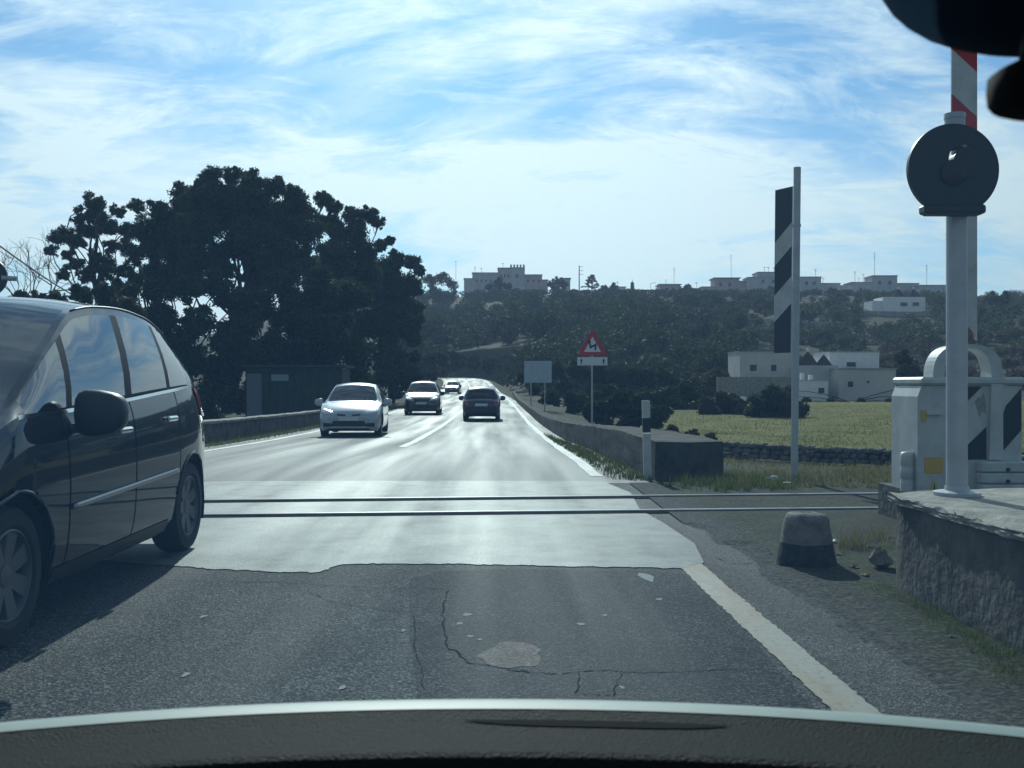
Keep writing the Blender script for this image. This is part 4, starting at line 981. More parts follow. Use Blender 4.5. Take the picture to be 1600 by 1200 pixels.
def mpoly(pts, y0, y1, name, m, parent):
    v = [mp_(*p) for p in pts]; n = len(v); mb = MB(); mb.add([(q.x, y0, q.z) for q in v] + [(q.x, y1, q.z) for q in v], [tuple(range(n)), tuple(range(2*n-1, n-1, -1))] + [(i, n+i, n+(i+1) % n, (i+1) % n) for i in range(n)]); return mb.build(name, m, parent)
mpoly([(1480, 604), (1534, 604), (1480, 658)], -.006, -.001, 'black_stripe', BLACKP, hs)
mpoly([(1480, 728), (1541, 667), (1541, 718), (1480, 718)][1:] + [(1488, 718)], -.006, -.001, 'black_stripe', BLACKP, hs)
mpoly([(1565, 656), (1572, 634), (1596, 607), (1596, 672), (1565, 707)], -.006, -.001, 'black_stripe', BLACKP, hs)
mpoly([(1523, 628), (1529, 620), (1533, 623), (1536, 613), (1539, 622), (1541, 634), (1540, 646), (1535, 643), (1531, 651), (1527, 640)], -.004, -.001, 'grime', STAIN, hs)
# hoop of flat bar over the lid, right leg running down the front
def hoop():
    n = 22; cx, yb = 1510, 592; out = []; inn = []
    for i in range(n + 1):
        t = math.pi * i / n; out.append((cx - 55 * math.cos(t) * abs(math.cos(t)) ** -.25 if abs(math.cos(t)) > 1e-6 else cx, yb - 54 * math.sin(t) ** .75)); inn.append((cx - 37 * math.cos(t) * (abs(math.cos(t)) ** -.25 if abs(math.cos(t)) > 1e-6 else 0), yb - 48 * math.sin(t) ** .75))
    out.append((1565, 718)); inn.append((1543, 718)); v = [mp_(*p) for p in out + inn]; k = len(out); vs = [(q.x, -.032, q.z) for q in v] + [(q.x, .16, q.z) for q in v]; fs = []
    for i in range(k - 1):
        fs += [(i, i+1, k+i+1, k+i), (2*k+i+1, 2*k+i, 3*k+i, 3*k+i+1), (i, 2*k+i, 2*k+i+1, i+1), (k+i+1, 3*k+i+1, 3*k+i, k+i)]
    fs += [(0, k, 3*k, 2*k), (k-1, 3*k-1, 4*k-1, 2*k-1)]
    mb = MB(); mb.add(vs, fs); mb.build('hoop', WHITEP, mc)
hoop()
for k in range(3):
    pl_ = mbox(1524, 720 + 17.5 * k, 1606, 736.5 + 17.5 * k, -.12, -.01, 'counterweight_plate', WHITEP, mc, .012)
    c = mp_(1564, 732 + 18 * k); MB().lathe([(.0, .012), (.014, .012), (.018, 0)], 10, Mx((c.x, -.12, c.z), rx=R(90))).build('bolt', DARKM, pl_)
c = mp_(1425, 769); mb = MB()
mb.lathe([(.06, 0), (.06, .09), (.054, .10), (.06, .11), (.06, .20), (.054, .21), (.06, .22), (.06, .30), (.05, .33), (0, .335)], 18, Mx((c.x, .1, c.z))); mb.build('cable_gland', WHITEP, mc, smooth=True)
# raised arm with slanting red and white bands
arm0, arm1 = 545, -420; wA = 41 / F * MD; nb_ = 13; k = 0; zt = mp_(1500, arm1).z; zb = mp_(1500, arm0).z; seg = 72 / F * MD; sl_ = -.20
arm = MB().box((mp_(1530, 0).x, .30, (zt + zb) / 2), (wA * .55, .04, zt - zb)).build('arm', WHITEP, mc)
z = mp_(1505, 205).z - 10 * seg; axl = mp_(1509, 0).x
while z < zt:
    if z + seg > zb + .5:
        ps = [(axl, z + seg * .5 * 0 ), (axl + wA, z + sl_), (axl + wA, z + seg + sl_), (axl, z + seg)]
        m_ = REDP if k % 2 == 0 and z > mp_(1505, 330).z else WHITEP
        mb = MB(); mb.add([(x, .255, q) for x, q in ps] + [(x, .277, q) for x, q in ps], [(0, 1, 2, 3), (7, 6, 5, 4), (0, 4, 5, 1), (1, 5, 6, 2), (2, 6, 7, 3), (3, 7, 4, 0)]); mb.build('band', m_, arm)
    z += seg; k += 1
mpoly([(1508, 545), (1512, 500), (1522, 500), (1538, 520), (1536, 538)], .18, .26, 'bracket', RUSTY, mc)
cb_ = [mp_(1520, 340, .2), mp_(1514, 385, .2), mp_(1521, 425, .2), mp_(1516, 470, .2), mp_(1522, 515, .2)]; MB().tube(cb_, .016, 8).build('cable', mat('old_rope', (.25, .22, .17), .9), mc, smooth=True)
# double bend warning sign
sp = pt(925, 640, 32); sn = empty('bend_sign', (sp.x, sp.y, terrain(sp.x, sp.y))); tag(sn, 'red bordered triangular double bend sign with a plate below', 'road sign')
def S2(px, py): q = pt(px, py, 32) - sn.location; return (q.x, q.z)
def spoly(pts, y, name, m, parent=sn, th=.003, px=True):
    v = [S2(*p) for p in pts] if px else pts; n = len(v); mb = MB(); mb.add([(a, y, b) for a, b in v] + [(a, y + th, b) for a, b in v], [tuple(range(n)), tuple(range(2*n-1, n-1, -1))] + [(i, n+i, n+(i+1) % n, (i+1) % n) for i in range(n)]); return mb.build(name, m, parent)
SIGNW = mat('sign_white', (.72, .72, .72), .45); SIGNR = mat('sign_red', (.50, .03, .03), .45)
tri = spoly([(903, 553), (905, 556), (946, 556), (948, 553), (927, 516), (924, 516)], -.05, 'triangle', SIGNR, th=.02)
spoly([(912, 550), (939, 550), (925.5, 526)], -.054, 'white_field', SIGNW, tri)
# double bend arrow: shaft up, jog left, up, with an arrow head
spoly([(928.5, 547), (931.5, 547), (932, 536.5), (923.5, 540.5), (922, 534), (919.5, 535), (921.5, 545), (929.2, 541.2)], -.058, 'bend_symbol', BLACKP, tri)
spoly([(918, 536.5), (923.5, 534), (919.2, 530.5)], -.0585, 'arrow_head', BLACKP, tri)
pla = spoly([(902, 558), (949, 558), (949, 571), (902, 571)], -.05, 'plate', SIGNW, th=.02)
for px in (908, 943):
    spoly([(px - .9, 569), (px + .9, 569), (px + .9, 564), (px - .9, 564)], -.054, 'arrow_mark', BLACKP, pla); spoly([(px - 2.2, 564), (px + 2.2, 564), (px, 560)], -.054, 'arrow_mark', BLACKP, pla)
MB().tube([(0, 0, -.2), (0, 0, S2(925, 517)[1] - .05)], .03, 10).build('post', GALV, sn)
# blue-grey panel further along
sp = pt(841, 610, 58); bp_ = empty('direction_panel', (sp.x, sp.y, terrain(sp.x, sp.y))); tag(bp_, 'rectangular pale blue-grey road panel on two posts beside the right wall', 'road sign')
a, b = pt(819, 564, 58) - bp_.location, pt(862, 598, 58) - bp_.location
MB().box(((a.x + b.x) / 2, 0, (a.z + b.z) / 2), (b.x - a.x, .03, a.z - b.z)).build('panel', mat('panel_back', (.42, .50, .56), .5, var=.1), bp_)
for s in (.25, .75): MB().tube([(a.x + (b.x - a.x) * s, .05, -.2), (a.x + (b.x - a.x) * s, .05, a.z - .05)], .035, 8).build('post', GALV, bp_)
# litter and stones
LIT = mat('white_litter', (.75, .76, .74), .6)
def lump(name, label, px, py, r, m, cat, flat=.6):
    p = gp(px, py); mb = MB(); mb.lathe([(.3, 0), (.9, .25), (1, .5), (.7, .9), (0, 1.0)], 9); mb.v = [(x * (1 + random.uniform(-.3, .3)), y * (1 + random.uniform(-.3, .3)), z * flat * (1 + random.uniform(-.3, .3))) for x, y, z in mb.v]
    o = mb.build(name, m); o.scale = (r, r, r); o.location = (p.x, p.y, max(terrain(p.x, p.y) + .03, .02)); tag(o, label, cat)
lump('crumpled_paper', 'crumpled white paper between the bollard and the concrete wall', 1305, 852, .035, LIT, 'litter')
lump('plastic_bag', 'torn pale plastic bag lying near the foot of the striped post', 1207, 753, .085, mat('bag', (.5, .5, .48), .5), 'litter')
lump('plastic_scrap', 'flat white scrap right beside the striped post foot', 1230, 757, .05, LIT, 'litter', .2)
lump('dropped_block', 'small pale stone block at the end of the concrete wall', 1377, 892, .07, CONC_PALE, 'stone', 1.6)
for i, (x, y, r, lb) in enumerate([(1335, 893, .03, 'brown stone in the bollard shadow'), (1352, 905, .028, 'rusty brown stone just beyond the bollard shadow'), (1310, 872, .02, 'small grey stone behind the bollard'), (1360, 860, .03, 'grey stone beside the wall end'), (1485, 1003, .02, 'small pale stone in the mossy grass by the wall'), (1202, 866, .014, 'tiny dark stone left of the bollard')]):
    lump('loose_stone', lb, x, y, r, RUSTY if i < 2 else CONC_PALE, 'stone')
# overhead cables at far left
a, b = pt(-60, 340, 30), pt(260, 505, 60)
mb = MB(); mb.tube([a.lerp(b, t) - Vector((0, 0, .9 * math.sin(math.pi * t))) for t in np.linspace(0, 1, 14)], .03, 5); o = mb.build('overhead_cable', DARKM); tag(o, 'thick overhead cable sagging into the leafless tree at far left', 'cable')
a, b = pt(-60, 395, 30), pt(230, 450, 60)
mb = MB(); mb.tube([a.lerp(b, t) - Vector((0, 0, .5 * math.sin(math.pi * t))) for t in np.linspace(0, 1, 14)], .012, 5); o = mb.build('overhead_cable', DARKM); tag(o, 'thin lower overhead wire at far left', 'cable')
q = pt(-60, 600, 30); o = empty('cable_pole', (q.x, q.y, terrain(q.x, q.y))); tag(o, 'wooden pole carrying the overhead cables just outside the left edge', 'pole'); MB().tube([(0, 0, -.3), (0, 0, 6.9)], [.14, .10], 10).build('shaft', BARK, o)

# ------------------------------------------------------------------ cars
def glass_mat(name, tint, refl=1.6, rough=.02):
    m = bpy.data.materials.new(name); m.use_nodes = True; t = m.node_tree; t.nodes.remove(t.nodes['Principled BSDF'])
    fr = N(t, 'ShaderNodeFresnel'); fr.inputs[0].default_value = refl
    tr = N(t, 'ShaderNodeBsdfTransparent'); tr.inputs[0].default_value = (*tint, 1)
    gl = N(t, 'ShaderNodeBsdfGlossy'); gl.inputs['Roughness'].default_value = rough; gl.inputs[0].default_value = (1, 1, 1, 1)
    mx = N(t, 'ShaderNodeMixShader'); L(t, fr.outputs[0], mx.inputs[0]); L(t, tr.outputs[0], mx.inputs[1]); L(t, gl.outputs[0], mx.inputs[2])
    L(t, mx.outputs[0], t.nodes['Material Output'].inputs[0]); return m
CARGLASS = glass_mat('car_side_glass', (.22, .28, .27), 2.7)
SCREEN = glass_mat('car_windscreen_glass', (.06, .085, .10), 1.75)
CLEAR = glass_mat('headlight_glass', (.75, .8, .8), 1.5)
def paint(name, c, metal=.0, rough=.3, coat=1.0, spec=.4):
    return mat(name, c, rough, metal=metal, coat=coat, spec=spec)
FRAMEB = mat('black_window_frame', (.006, .006, .007), .6, spec=.12); TRIMB = mat('black_plastic', (.018, .019, .02), .5); RUBBER = mat('tyre_rubber', (.016, .016, .017), .8); CHROME = mat('chrome', (.7, .7, .7), .12, metal=1.0)
ALLOY = mat('alloy_rim', (.34, .35, .36), .35, metal=.8); INTER = mat('dark_interior', (.02, .021, .023), .85)
LAMPR = mat('tail_lamp_red', (.35, .02, .02), .15, coat=1.0); LAMPC = mat('lamp_reflector', (.55, .57, .6), .2, metal=.7); PLATE = mat('number_plate', (.65, .65, .62), .5)
QS = [.06, .28, .52, .76, .92, 1.0]; TS = [.06, .3, .55, .8, 1.0]; NSIDE = 13; K = NSIDE + 6 + 5
def make_car(name, label, loc, rz, P, group=None):
    car = empty(name, loc, rz); tag(car, label, 'car', group)
    Lc, W2, rw = P['L'], P['W'] / 2, P['r']
    ztop = pchip(*zip(*P['top'])); zsh = pchip(*zip(*P['belt'])); plan = pchip(*zip(*P['plan'])); roofw = pchip(*zip(*P['roofw'])); zlow = pchip(*zip(*P['low'])); shear = P.get('shear', .25); drop = pchip(*zip(*P['drop']))
    side = pchip([0, .12, .35, .6, .85, 1], P.get('side', [.91, .965, .995, 1.0, .985, .945]))
    st = set(np.round(np.linspace(0, Lc, int(Lc / .07)), 4)) | {.02, .05, .10, Lc - .02, Lc - .05, Lc - .1}
    keys = [v for wv in P['wins'] for v in wv] + list(P['screen']) + list(P['rear']) + [v for d in P.get('doors', []) for v in d]
    st = sorted(x for x in st if min(abs(x - k) for k in keys) > .02) ; st = sorted(set(st) | set(keys))
    NS = len(st)
    V = []; RN = 2 * K - 1
    for s in st:
        zu, zs, zt, hw = zlow(s), zsh(s), ztop(s), W2 * plan(s); zs = min(zs, zt - .015); half = []
        for j in range(NSIDE):
            t = j / (NSIDE - 1); half.append([s, hw * side(t), zu + (zs - zu) * t])
        ys = half[-1][1]; dr = min(drop(s), (zt - zs) * .8); zr = zt - dr; yr = min(W2 * roofw(s), ys * .985)
        for q in QS: half.append([s, ys + (yr - ys) * q ** 1.2 + .012 * math.sin(math.pi * q) * min((zr - zs) / .3, 1), zs + (zr - zs) * q])
        for q in TS: half.append([s, yr * (1 - q), zr + (zt - zr) * (1 - (1 - q) ** 2.2)])
        for p in half: p[0] = p[0] + shear * max(p[2] - zs, 0)
        V += half + [[p[0], -p[1], p[2]] for p in half[-2::-1]]
    V = np.array(V)
    def vid(i, j): return i * RN + j % RN
    Ra = rw + P.get('archgap', .055); dead = set(); wc = [(sw, rw) for sw in P['wheels']]
    faces = {}
    def put(k, f): faces.setdefault(k, []).append(f)
    wins, doors = P['wins'], P.get('doors', [])
    for i in range(NS - 1):
        sm = (st[i] + st[i + 1]) / 2
        for j in range(RN):
            f = (vid(i, j), vid(i + 1, j), vid(i + 1, j + 1), vid(i, j + 1))
            sd = 1 if j < K - 1 else -1
            c = j if sd > 0 else RN - 2 - j
            if j == RN - 1: put('underbody', f); continue
            if c < NSIDE - 1:
                cx = sum(V[q][0] for q in f) / 4; cz = sum(V[q][2] for q in f) / 4
                if any((cx - a) ** 2 + (cz - b) ** 2 < Ra * Ra for a, b in wc): continue
                k = 'body'
                for di, (d0, d1) in enumerate(doors):
                    if d0 <= sm <= d1 and c >= 1: k = ('door', di, sd)
                put(k, f); continue
            if c < NSIDE + 5:
                k = 'body'
                for wi, (w0, w1) in enumerate(wins):
                    if w0 <= sm <= w1: k = ('window', wi, sd) if NSIDE <= c < NSIDE + 4 else ('body' if c == NSIDE + 4 else 'window_frame')
                if k == 'body' and wins and wins[0][0] < sm < wins[-1][1] and c < NSIDE + 4: k = 'window_frame'
                put((k, 0, sd) if k == 'window_frame' else k, f); continue
            k = 'body'
            if P['screen'][0] <= sm <= P['screen'][1] and c > NSIDE + 5: k = 'windscreen'
            if P['rear'][0] <= sm <= P['rear'][1] and c > NSIDE + 5: k = 'rear_window'
            put(k, f)
    put('body', tuple(vid(0, j) for j in range(RN))[::-1]); put('body', tuple(vid(NS - 1, j) for j in range(RN)))
    used = set(v for fs in faces.values() for f in fs for v in f)
    for i in range(NS):                          # draw the arch edges round
        for j in range(RN):
            if j >= NSIDE and j < RN - NSIDE: continue
            v = vid(i, j); x, z = V[v][0], V[v][2]
            for a, b in wc:
                d = math.hypot(x - a, z - b)
                if d < Ra and d > 1e-4: V[v][0] = a + (x - a) / d * Ra; V[v][2] = max(b + (z - b) / d * Ra, V[v][2] if z < b else 0)
    X = lambda p: (Lc / 2 - p[0], p[1], p[2])
    VV = [X(p) for p in V]
    def part(fs, nm, m, parent=car, angle=35):
        ids = sorted(set(v for f in fs for v in f)); mp2 = {v: k for k, v in enumerate(ids)}
        mb = MB(); mb.add([VV[v] for v in ids], [tuple(mp2[v] for v in f) for f in fs]); return mb.build(nm, m, parent, angle=angle)
    body = None
    for k, fs in faces.items():
        nm = k if isinstance(k, str) else k[0]
        m = {'body': P['paint'], 'door': P['paint'], 'window': CARGLASS, 'windscreen': SCREEN, 'rear_window': SCREEN, 'underbody': INTER, 'window_frame': P.get('frame', FRAMEB)}[nm]
        o = part(fs, nm, m)
        if nm == 'body': body = o
        if nm == 'door' and 'handle_z' in P:
            d0, d1 = doors[k[1]]; hs_ = d1 - .20; hz = P['handle_z'](hs_); y = W2 * plan(hs_) * .985 * k[2]
            MB().box((Lc / 2 - hs_, y + .022 * k[2], hz), (.19, .03, .035), None, .012).build('handle', P.get('handle_m', P['paint']), o)
    allf = [f for fs in faces.values() for f in fs]
    bvh = BVHTree.FromPolygons([Vector(v) for v in VV], allf)
    def onto(o, d, off=.004):
        h = bvh.ray_cast(Vector(o), Vector(d)); 
        if h[0] is None: return None
        return h[0] - Vector(d) * off
    def decal(quad, axis, nm, m, nu=8, nv=4, off=.004, parent=None, thick=0.0):
        """patch laid on the body: corners (u, z) seen along the axis"""
        vs = []; fs = []
        for b in range(nv + 1):
            for a in range(nu + 1):
                u, v = a / nu, b / nv
                p = [(quad[0][k] * (1-u) + quad[1][k] * u) * (1-v) + (quad[3][k] * (1-u) + quad[2][k] * u) * v for k in (0, 1)]
                o, d = {'front': ((Lc, p[0], p[1]), (-1, 0, 0)), 'back': ((-Lc, p[0], p[1]), (1, 0, 0)), 'left': ((p[0], 3, p[1]), (0, -1, 0)), 'right': ((p[0], -3, p[1]), (0, 1, 0)), 'top': ((p[1], p[0], 3), (0, 0, -1))}[axis]
                h = onto(o, d, off)
                if h is None: return None
                vs.append(h)
        for b in range(nv):
            for a in range(nu): q = b * (nu + 1) + a; fs.append((q, q + 1, q + nu + 2, q + nu + 1))
        mb = MB(); mb.add(vs, fs); o = mb.build(nm, m, parent or car, smooth=True)
        if thick:
            md = o.modifiers.new('thick', 'SOLIDIFY'); md.thickness = thick; md.offset = 0
        return o
    # wheels
    tw = P.get('tw', .21); prof = [(rw * .66, -tw/2 + .01), (rw * .72, -tw/2), (rw * .93, -tw/2 + .008), (rw * .99, -tw/2 + .035), (rw, -tw/4), (rw, tw/4), (rw * .99, tw/2 - .035), (rw * .93, tw/2 - .008), (rw * .72, tw/2), (rw * .66, tw/2 - .01), (rw * .64, tw/2 - .03), (rw * .64, -tw/2 + .03)]
    for sw in P['wheels']:
        for sd in (1, -1):
            y = (W2 * .985 - tw / 2 - .015) * sd; M = Mx((Lc / 2 - sw, y, rw), rx=R(-90 * sd))
            mb = MB(); mb.lathe(prof, 36, M); wh = mb.build('wheel', RUBBER, car, angle=30)
            mb = MB(); mb.lathe([(rw * .66, tw/2 - .012), (rw * .63, tw/2 - .008), (rw * .60, tw/2 - .03), (rw * .58, tw/2 - .09)], 36, M)
            ns = P.get('spokes', 7)
            for q in range(ns):
                Ms = M @ Matrix.Rotation(2 * math.pi * q / ns, 4, 'Z'); wa, wb = rw * .10, rw * .15
                mb.add([(rw*.12, -wa, tw/2-.035), (rw*.12, wa, tw/2-.035), (rw*.62, wb, tw/2-.02), (rw*.62, -wb, tw/2-.02), (rw*.12, -wa*1.3, tw/2-.07), (rw*.12, wa*1.3, tw/2-.07), (rw*.62, wb*1.25, tw/2-.06), (rw*.62, -wb*1.25, tw/2-.06)], [(0, 1, 2, 3), (0, 4, 5, 1), (1, 5, 6, 2), (2, 6, 7, 3), (3, 7, 4, 0)], Ms)
            mb.lathe([(rw * .17, tw/2 - .05), (rw * .16, tw/2 - .03), (rw*.05, tw/2 - .026), (0, tw/2 - .026)], 18, M); mb.build('rim', P.get('rim', ALLOY), wh, angle=30)
            mb = MB(); mb.lathe([(rw * .62, tw/2 - .10), (0, tw/2 - .10)], 24, M); mb.build('brake_disc', INTER, wh)
            # liner of the wheel arch
            mb = MB(); n = 18; vs = []
            for q in range(n + 1):
                a = math.pi * (-.12 + 1.24 * q / n)
                for yy in (.0, -.34): vs.append((Lc/2 - sw + (Ra + .004) * math.cos(a), (W2 * .955 + yy) * sd, rw + (Ra + .004) * math.sin(a)))
            mb.add(vs, [(2*q, 2*q+1, 2*q+3, 2*q+2) for q in range(n)]); mb.build('arch_liner', INTER, car)
    # seats and dashboard inside
    for sx, n_ in P.get('seats', []):
        for yq in ((-.36, .36) if n_ == 2 else (-.42, 0, .42)):
            zb = P['seat_z']; mb = MB(); mb.box((Lc/2 - sx, yq, zb + .28), (.16, .46, .62), None, .06); mb.box((Lc/2 - sx + .25, yq, zb - .02), (.5, .48, .16), None, .05)
            se = mb.build('seat', INTER, car); MB().box((Lc/2 - sx - .03, yq, zb + .70), (.09, .24, .17), None, .04).build('headrest', INTER, se)
    # mirrors
    ms, mz = P['mirror']; 
    for sd in (1, -1):
        y0 = W2 * plan(ms) * .955 * sd; k = P.get('mirror_k', 1.0); mb = MB(); c = Vector((Lc/2 - ms, y0 + .15 * k * sd, mz)); n, mq = 16, 10; vs = []; fs = []
        for a in range(mq + 1):
            ph = math.pi * a / mq
            for b in range(n):
                th = 2 * math.pi * b / n; e = lambda v, p: math.copysign(abs(v) ** p, v)
                vs.append((c.x + .075 * k * e(math.cos(ph), .6), c.y + .125 * k * e(math.sin(ph), .6) * e(math.cos(th), .65) , c.z + .112 * k * e(math.sin(ph), .6) * e(math.sin(th), .65) * (1 - .16 * sd * e(math.cos(th), .65))))
        for a in range(mq):
            for b in range(n): fs.append((a*n+b, a*n+(b+1) % n, (a+1)*n+(b+1) % n, (a+1)*n+b))
        mb.add(vs, fs); mi = mb.build('wing_mirror', P.get('mirror_m', P['paint']), car, smooth=True)
        MB().box((c.x, y0 + .02 * sd, c.z - .075 * k), (.10, .14, .05), Mx(), .02).build('mirror_foot', TRIMB, mi)
    return car, decal, onto, X, st, V, vid, body

def seam(car, pts, nm='seam', m=None, w=.005):
    mb = MB(); vs = []
    for p in pts: vs += [(p[0] - w, p[1], p[2]), (p[0] + w, p[1], p[2])]
    mb.add(vs, [(2*i, 2*i+1, 2*i+3, 2*i+2) for i in range(len(pts) - 1)]); return mb.build(nm, m or CR, car)

# --- dark people carrier in the oncoming lane, close on the left
NAVY = paint('dark_navy_paint', (.003, .008, .017), .0, .4, .9, .03)
mpv = dict(L=4.42, W=1.83, r=.325, wheels=(.95, 3.60), paint=NAVY, shear=.5, tw=.21, spokes=7, archgap=.05, rim=mat('dull_rim', (.13, .135, .14), .5, metal=.5),
    top=[(0, .62), (.04, .70), (.12, .78), (.35, .90), (.7, 1.0), (1.0, 1.09), (1.45, 1.43), (1.88, 1.69), (2.2, 1.735), (2.6, 1.75), (3.1, 1.725), (3.45, 1.66), (3.7, 1.57), (3.95, 1.41), (4.2, 1.10), (4.34, .98), (4.42, .80)],
    belt=[(0, .58), (.1, .72), (.4, .84), (.8, .96), (1.05, 1.04), (1.5, 1.055), (2.4, 1.10), (3.2, 1.15), (3.7, 1.175), (4.1, 1.09), (4.34, .93), (4.42, .74)],
    plan=[(0, .66), (.05, .74), (.15, .83), (.4, .93), (.8, .985), (1.2, 1.0), (3.2, 1.0), (3.7, .985), (4.05, .93), (4.25, .86), (4.38, .76), (4.42, .70)],
    roofw=[(0, .60), (.9, .84), (1.05, .87), (1.5, .79), (1.9, .71), (2.6, .70), (3.3, .69), (3.7, .69), (4.1, .74), (4.42, .6)],
    low=[(0, .32), (.1, .24), (.4, .19), (4.0, .20), (4.25, .26), (4.42, .36)], drop=[(0, .02), (1.0, .03), (1.6, .05), (2.0, .07), (3.3, .07), (4.42, .03)],
    screen=(1.04, 1.84), rear=(3.72, 4.12), wins=[(1.12, 1.56), (1.63, 2.38), (2.49, 3.14), (3.21, 3.62)], doors=[(1.50, 2.44), (2.44, 3.28)], handle_z=lambda s: .93 + (s - 2.2) * .045, handle_m=CHROME,
    seats=[(2.35, 2), (3.2, 3)], seat_z=.62, mirror=(1.60, 1.05), mirror_k=1.06, mirror_m=TRIMB)
car, decal, onto, X, st, V, vid, body = make_car('dark_people_carrier', 'dark navy people carrier close on the left in the oncoming lane', (-3.085, 7.23 + 2.21 - 3.60, 0), R(-90), mpv)
jb = NSIDE - 1
for sd in (1, -1):
    # bright strip along the bottom of the windows
    pts = []
    for i, s in enumerate(st):
        if 1.03 <= s <= 3.66:
            p = V[vid(i, jb)]; pts.append((mpv['L']/2 - p[0], (p[1] + .004) * sd, p[2]))
    mb = MB(); vs = []
    for p in pts: vs += [(p[0], p[1] + .006 * sd, p[2] - .006), (p[0], p[1] + .002 * sd, p[2] + .014)]
    mb.add(vs, [(2*i, 2*i+1, 2*i+3, 2*i+2) for i in range(len(pts)-1)]); mb.build('window_strip', CHROME, car, smooth=True)
    # door joints
    for s in (1.50, 2.44, 3.28):
        i = min(range(len(st)), key=lambda q: abs(st[q] - s)); seam(car, [(mpv['L']/2 - V[vid(i, j)][0], (V[vid(i, j)][1] + .002) * sd, V[vid(i, j)][2]) for j in range(1, NSIDE)])
    ax = 'left' if sd > 0 else 'right'; hx = lambda s: mpv['L']/2 - s
    decal([(hx(1.52), .555), (hx(3.22), .60), (hx(3.22), .63), (hx(1.52), .585)], ax, 'rub_strip', CHROME if 0 else mat('satin_strip', (.30, .31, .32), .35, metal=.6), 30, 1, .010, thick=.012)
    decal([(hx(1.38), .20), (hx(3.14), .21), (hx(3.14), .29), (hx(1.38), .28)], ax, 'sill_trim', TRIMB, 24, 2, .006)
    decal([(hx(3.86), .97), (hx(4.18), .95), (hx(4.14), 1.16), (hx(3.76), 1.17)], ax, 'tail_light', LAMPR, 10, 5, .006, thick=.01)
    decal([(hx(.22), .68), (hx(.75), .86), (hx(.70), .93), (hx(.25), .78)], ax, 'headlight', CLEAR, 8, 4, .005)
    # lip round the wheel arches
    for sw in mpv['wheels']:
        pts = []
        for q in range(25):
            a = math.pi * (-.10 + 1.20 * q / 24); h = onto((hx(sw) + .385 * math.cos(a), 3 * sd, .325 + .385 * math.sin(a)), (0, -sd, 0), .002)
            if h is not None: pts.append(h)
        if len(pts) > 6: MB().tube(pts, .010, 6).build('arch_lip', NAVY, car, smooth=True)
# roof gutters: thin dark lines
for sd in (1, -1):
    pts = [(mpv['L']/2 - V[vid(i, NSIDE + 5)][0], V[vid(i, NSIDE + 5)][1] * sd, V[vid(i, NSIDE + 5)][2] + .004) for i, s in enumerate(st) if 1.8 < s < 3.9]
    MB().tube(pts, .007, 5).build('roof_gutter', TRIMB, car, smooth=True)
# wiper and dashboard behind the windscreen
MB().box((mpv['L']/2 - 1.55, 0, 1.0), (.7, 1.35, .12), None, .05).build('dashboard', INTER, car)
MB().tube([(mpv['L']/2 - 1.15, .55, 1.14), (mpv['L']/2 - 1.62, .35, 1.40), (mpv['L']/2 - 1.75, .2, 1.47)], .012, 5).build('wiper', TRIMB, car)

# --- generic hatchback and high sided car shapes for the traffic
def hatch(Lc, W, H, paintm, r=.30, suv=False, **k):
    b = .50 if not suv else .56; hb = .90 * H / 1.49 if not suv else 1.02
    d = dict(L=Lc, W=W, r=r, wheels=(.80, Lc - .72), paint=paintm, shear=.12, tw=.20, spokes=5, archgap=.05,
        top=[(0, .56*H/1.49), (.05, .66*H/1.49), (.16, .74*H/1.49), (.5, .87*H/1.49), (.95, .965*H/1.49), (1.05, .985*H/1.49), (1.5, 1.28*H/1.49), (1.80, 1.43*H/1.49), (2.2, H), (2.8, H*.99), (Lc-.62, H*.95), (Lc-.45, H*.89), (Lc-.2, hb*1.05), (Lc-.10, hb*.98), (Lc-.02, hb*.85), (Lc, hb*.72)],
        belt=[(0, .52*H/1.49), (.15, .69*H/1.49), (.5, .80*H/1.49), (1.0, .92*H/1.49), (1.5, hb*1.02), (Lc-.6, hb*1.08), (Lc-.12, hb*.95), (Lc, hb*.66)],
        plan=[(0, .66), (.06, .78), (.2, .90), (.5, .97), (1.0, 1.0), (Lc-.9, 1.0), (Lc-.4, .96), (Lc-.12, .90), (Lc-.03, .84), (Lc, .78)],
        roofw=[(0, .62), (.9, .80), (1.1, .83), (1.5, .74), (1.9, .66), (Lc-.6, .655), (Lc-.2, .72), (Lc, .6)],
        low=[(0, .26), (.1, .20), (.4, .17), (Lc-.4, .18), (Lc-.1, .26), (Lc, .34)], drop=[(0, .03), (1.0, .03), (1.9, .06), (Lc-.7, .06), (Lc, .03)],
        screen=(1.06, 1.78), rear=(Lc-.50, Lc-.18), wins=[(1.22, 1.62), (1.66, 2.32), (2.38, 2.95), (3.0, Lc-.62)], doors=[(1.35, 2.35), (2.35, 3.05)], seats=[(2.1, 2), (2.9, 3)], seat_z=.52, mirror=(1.34, hb*1.04), mirror_k=.95)
    d.update(k); return d
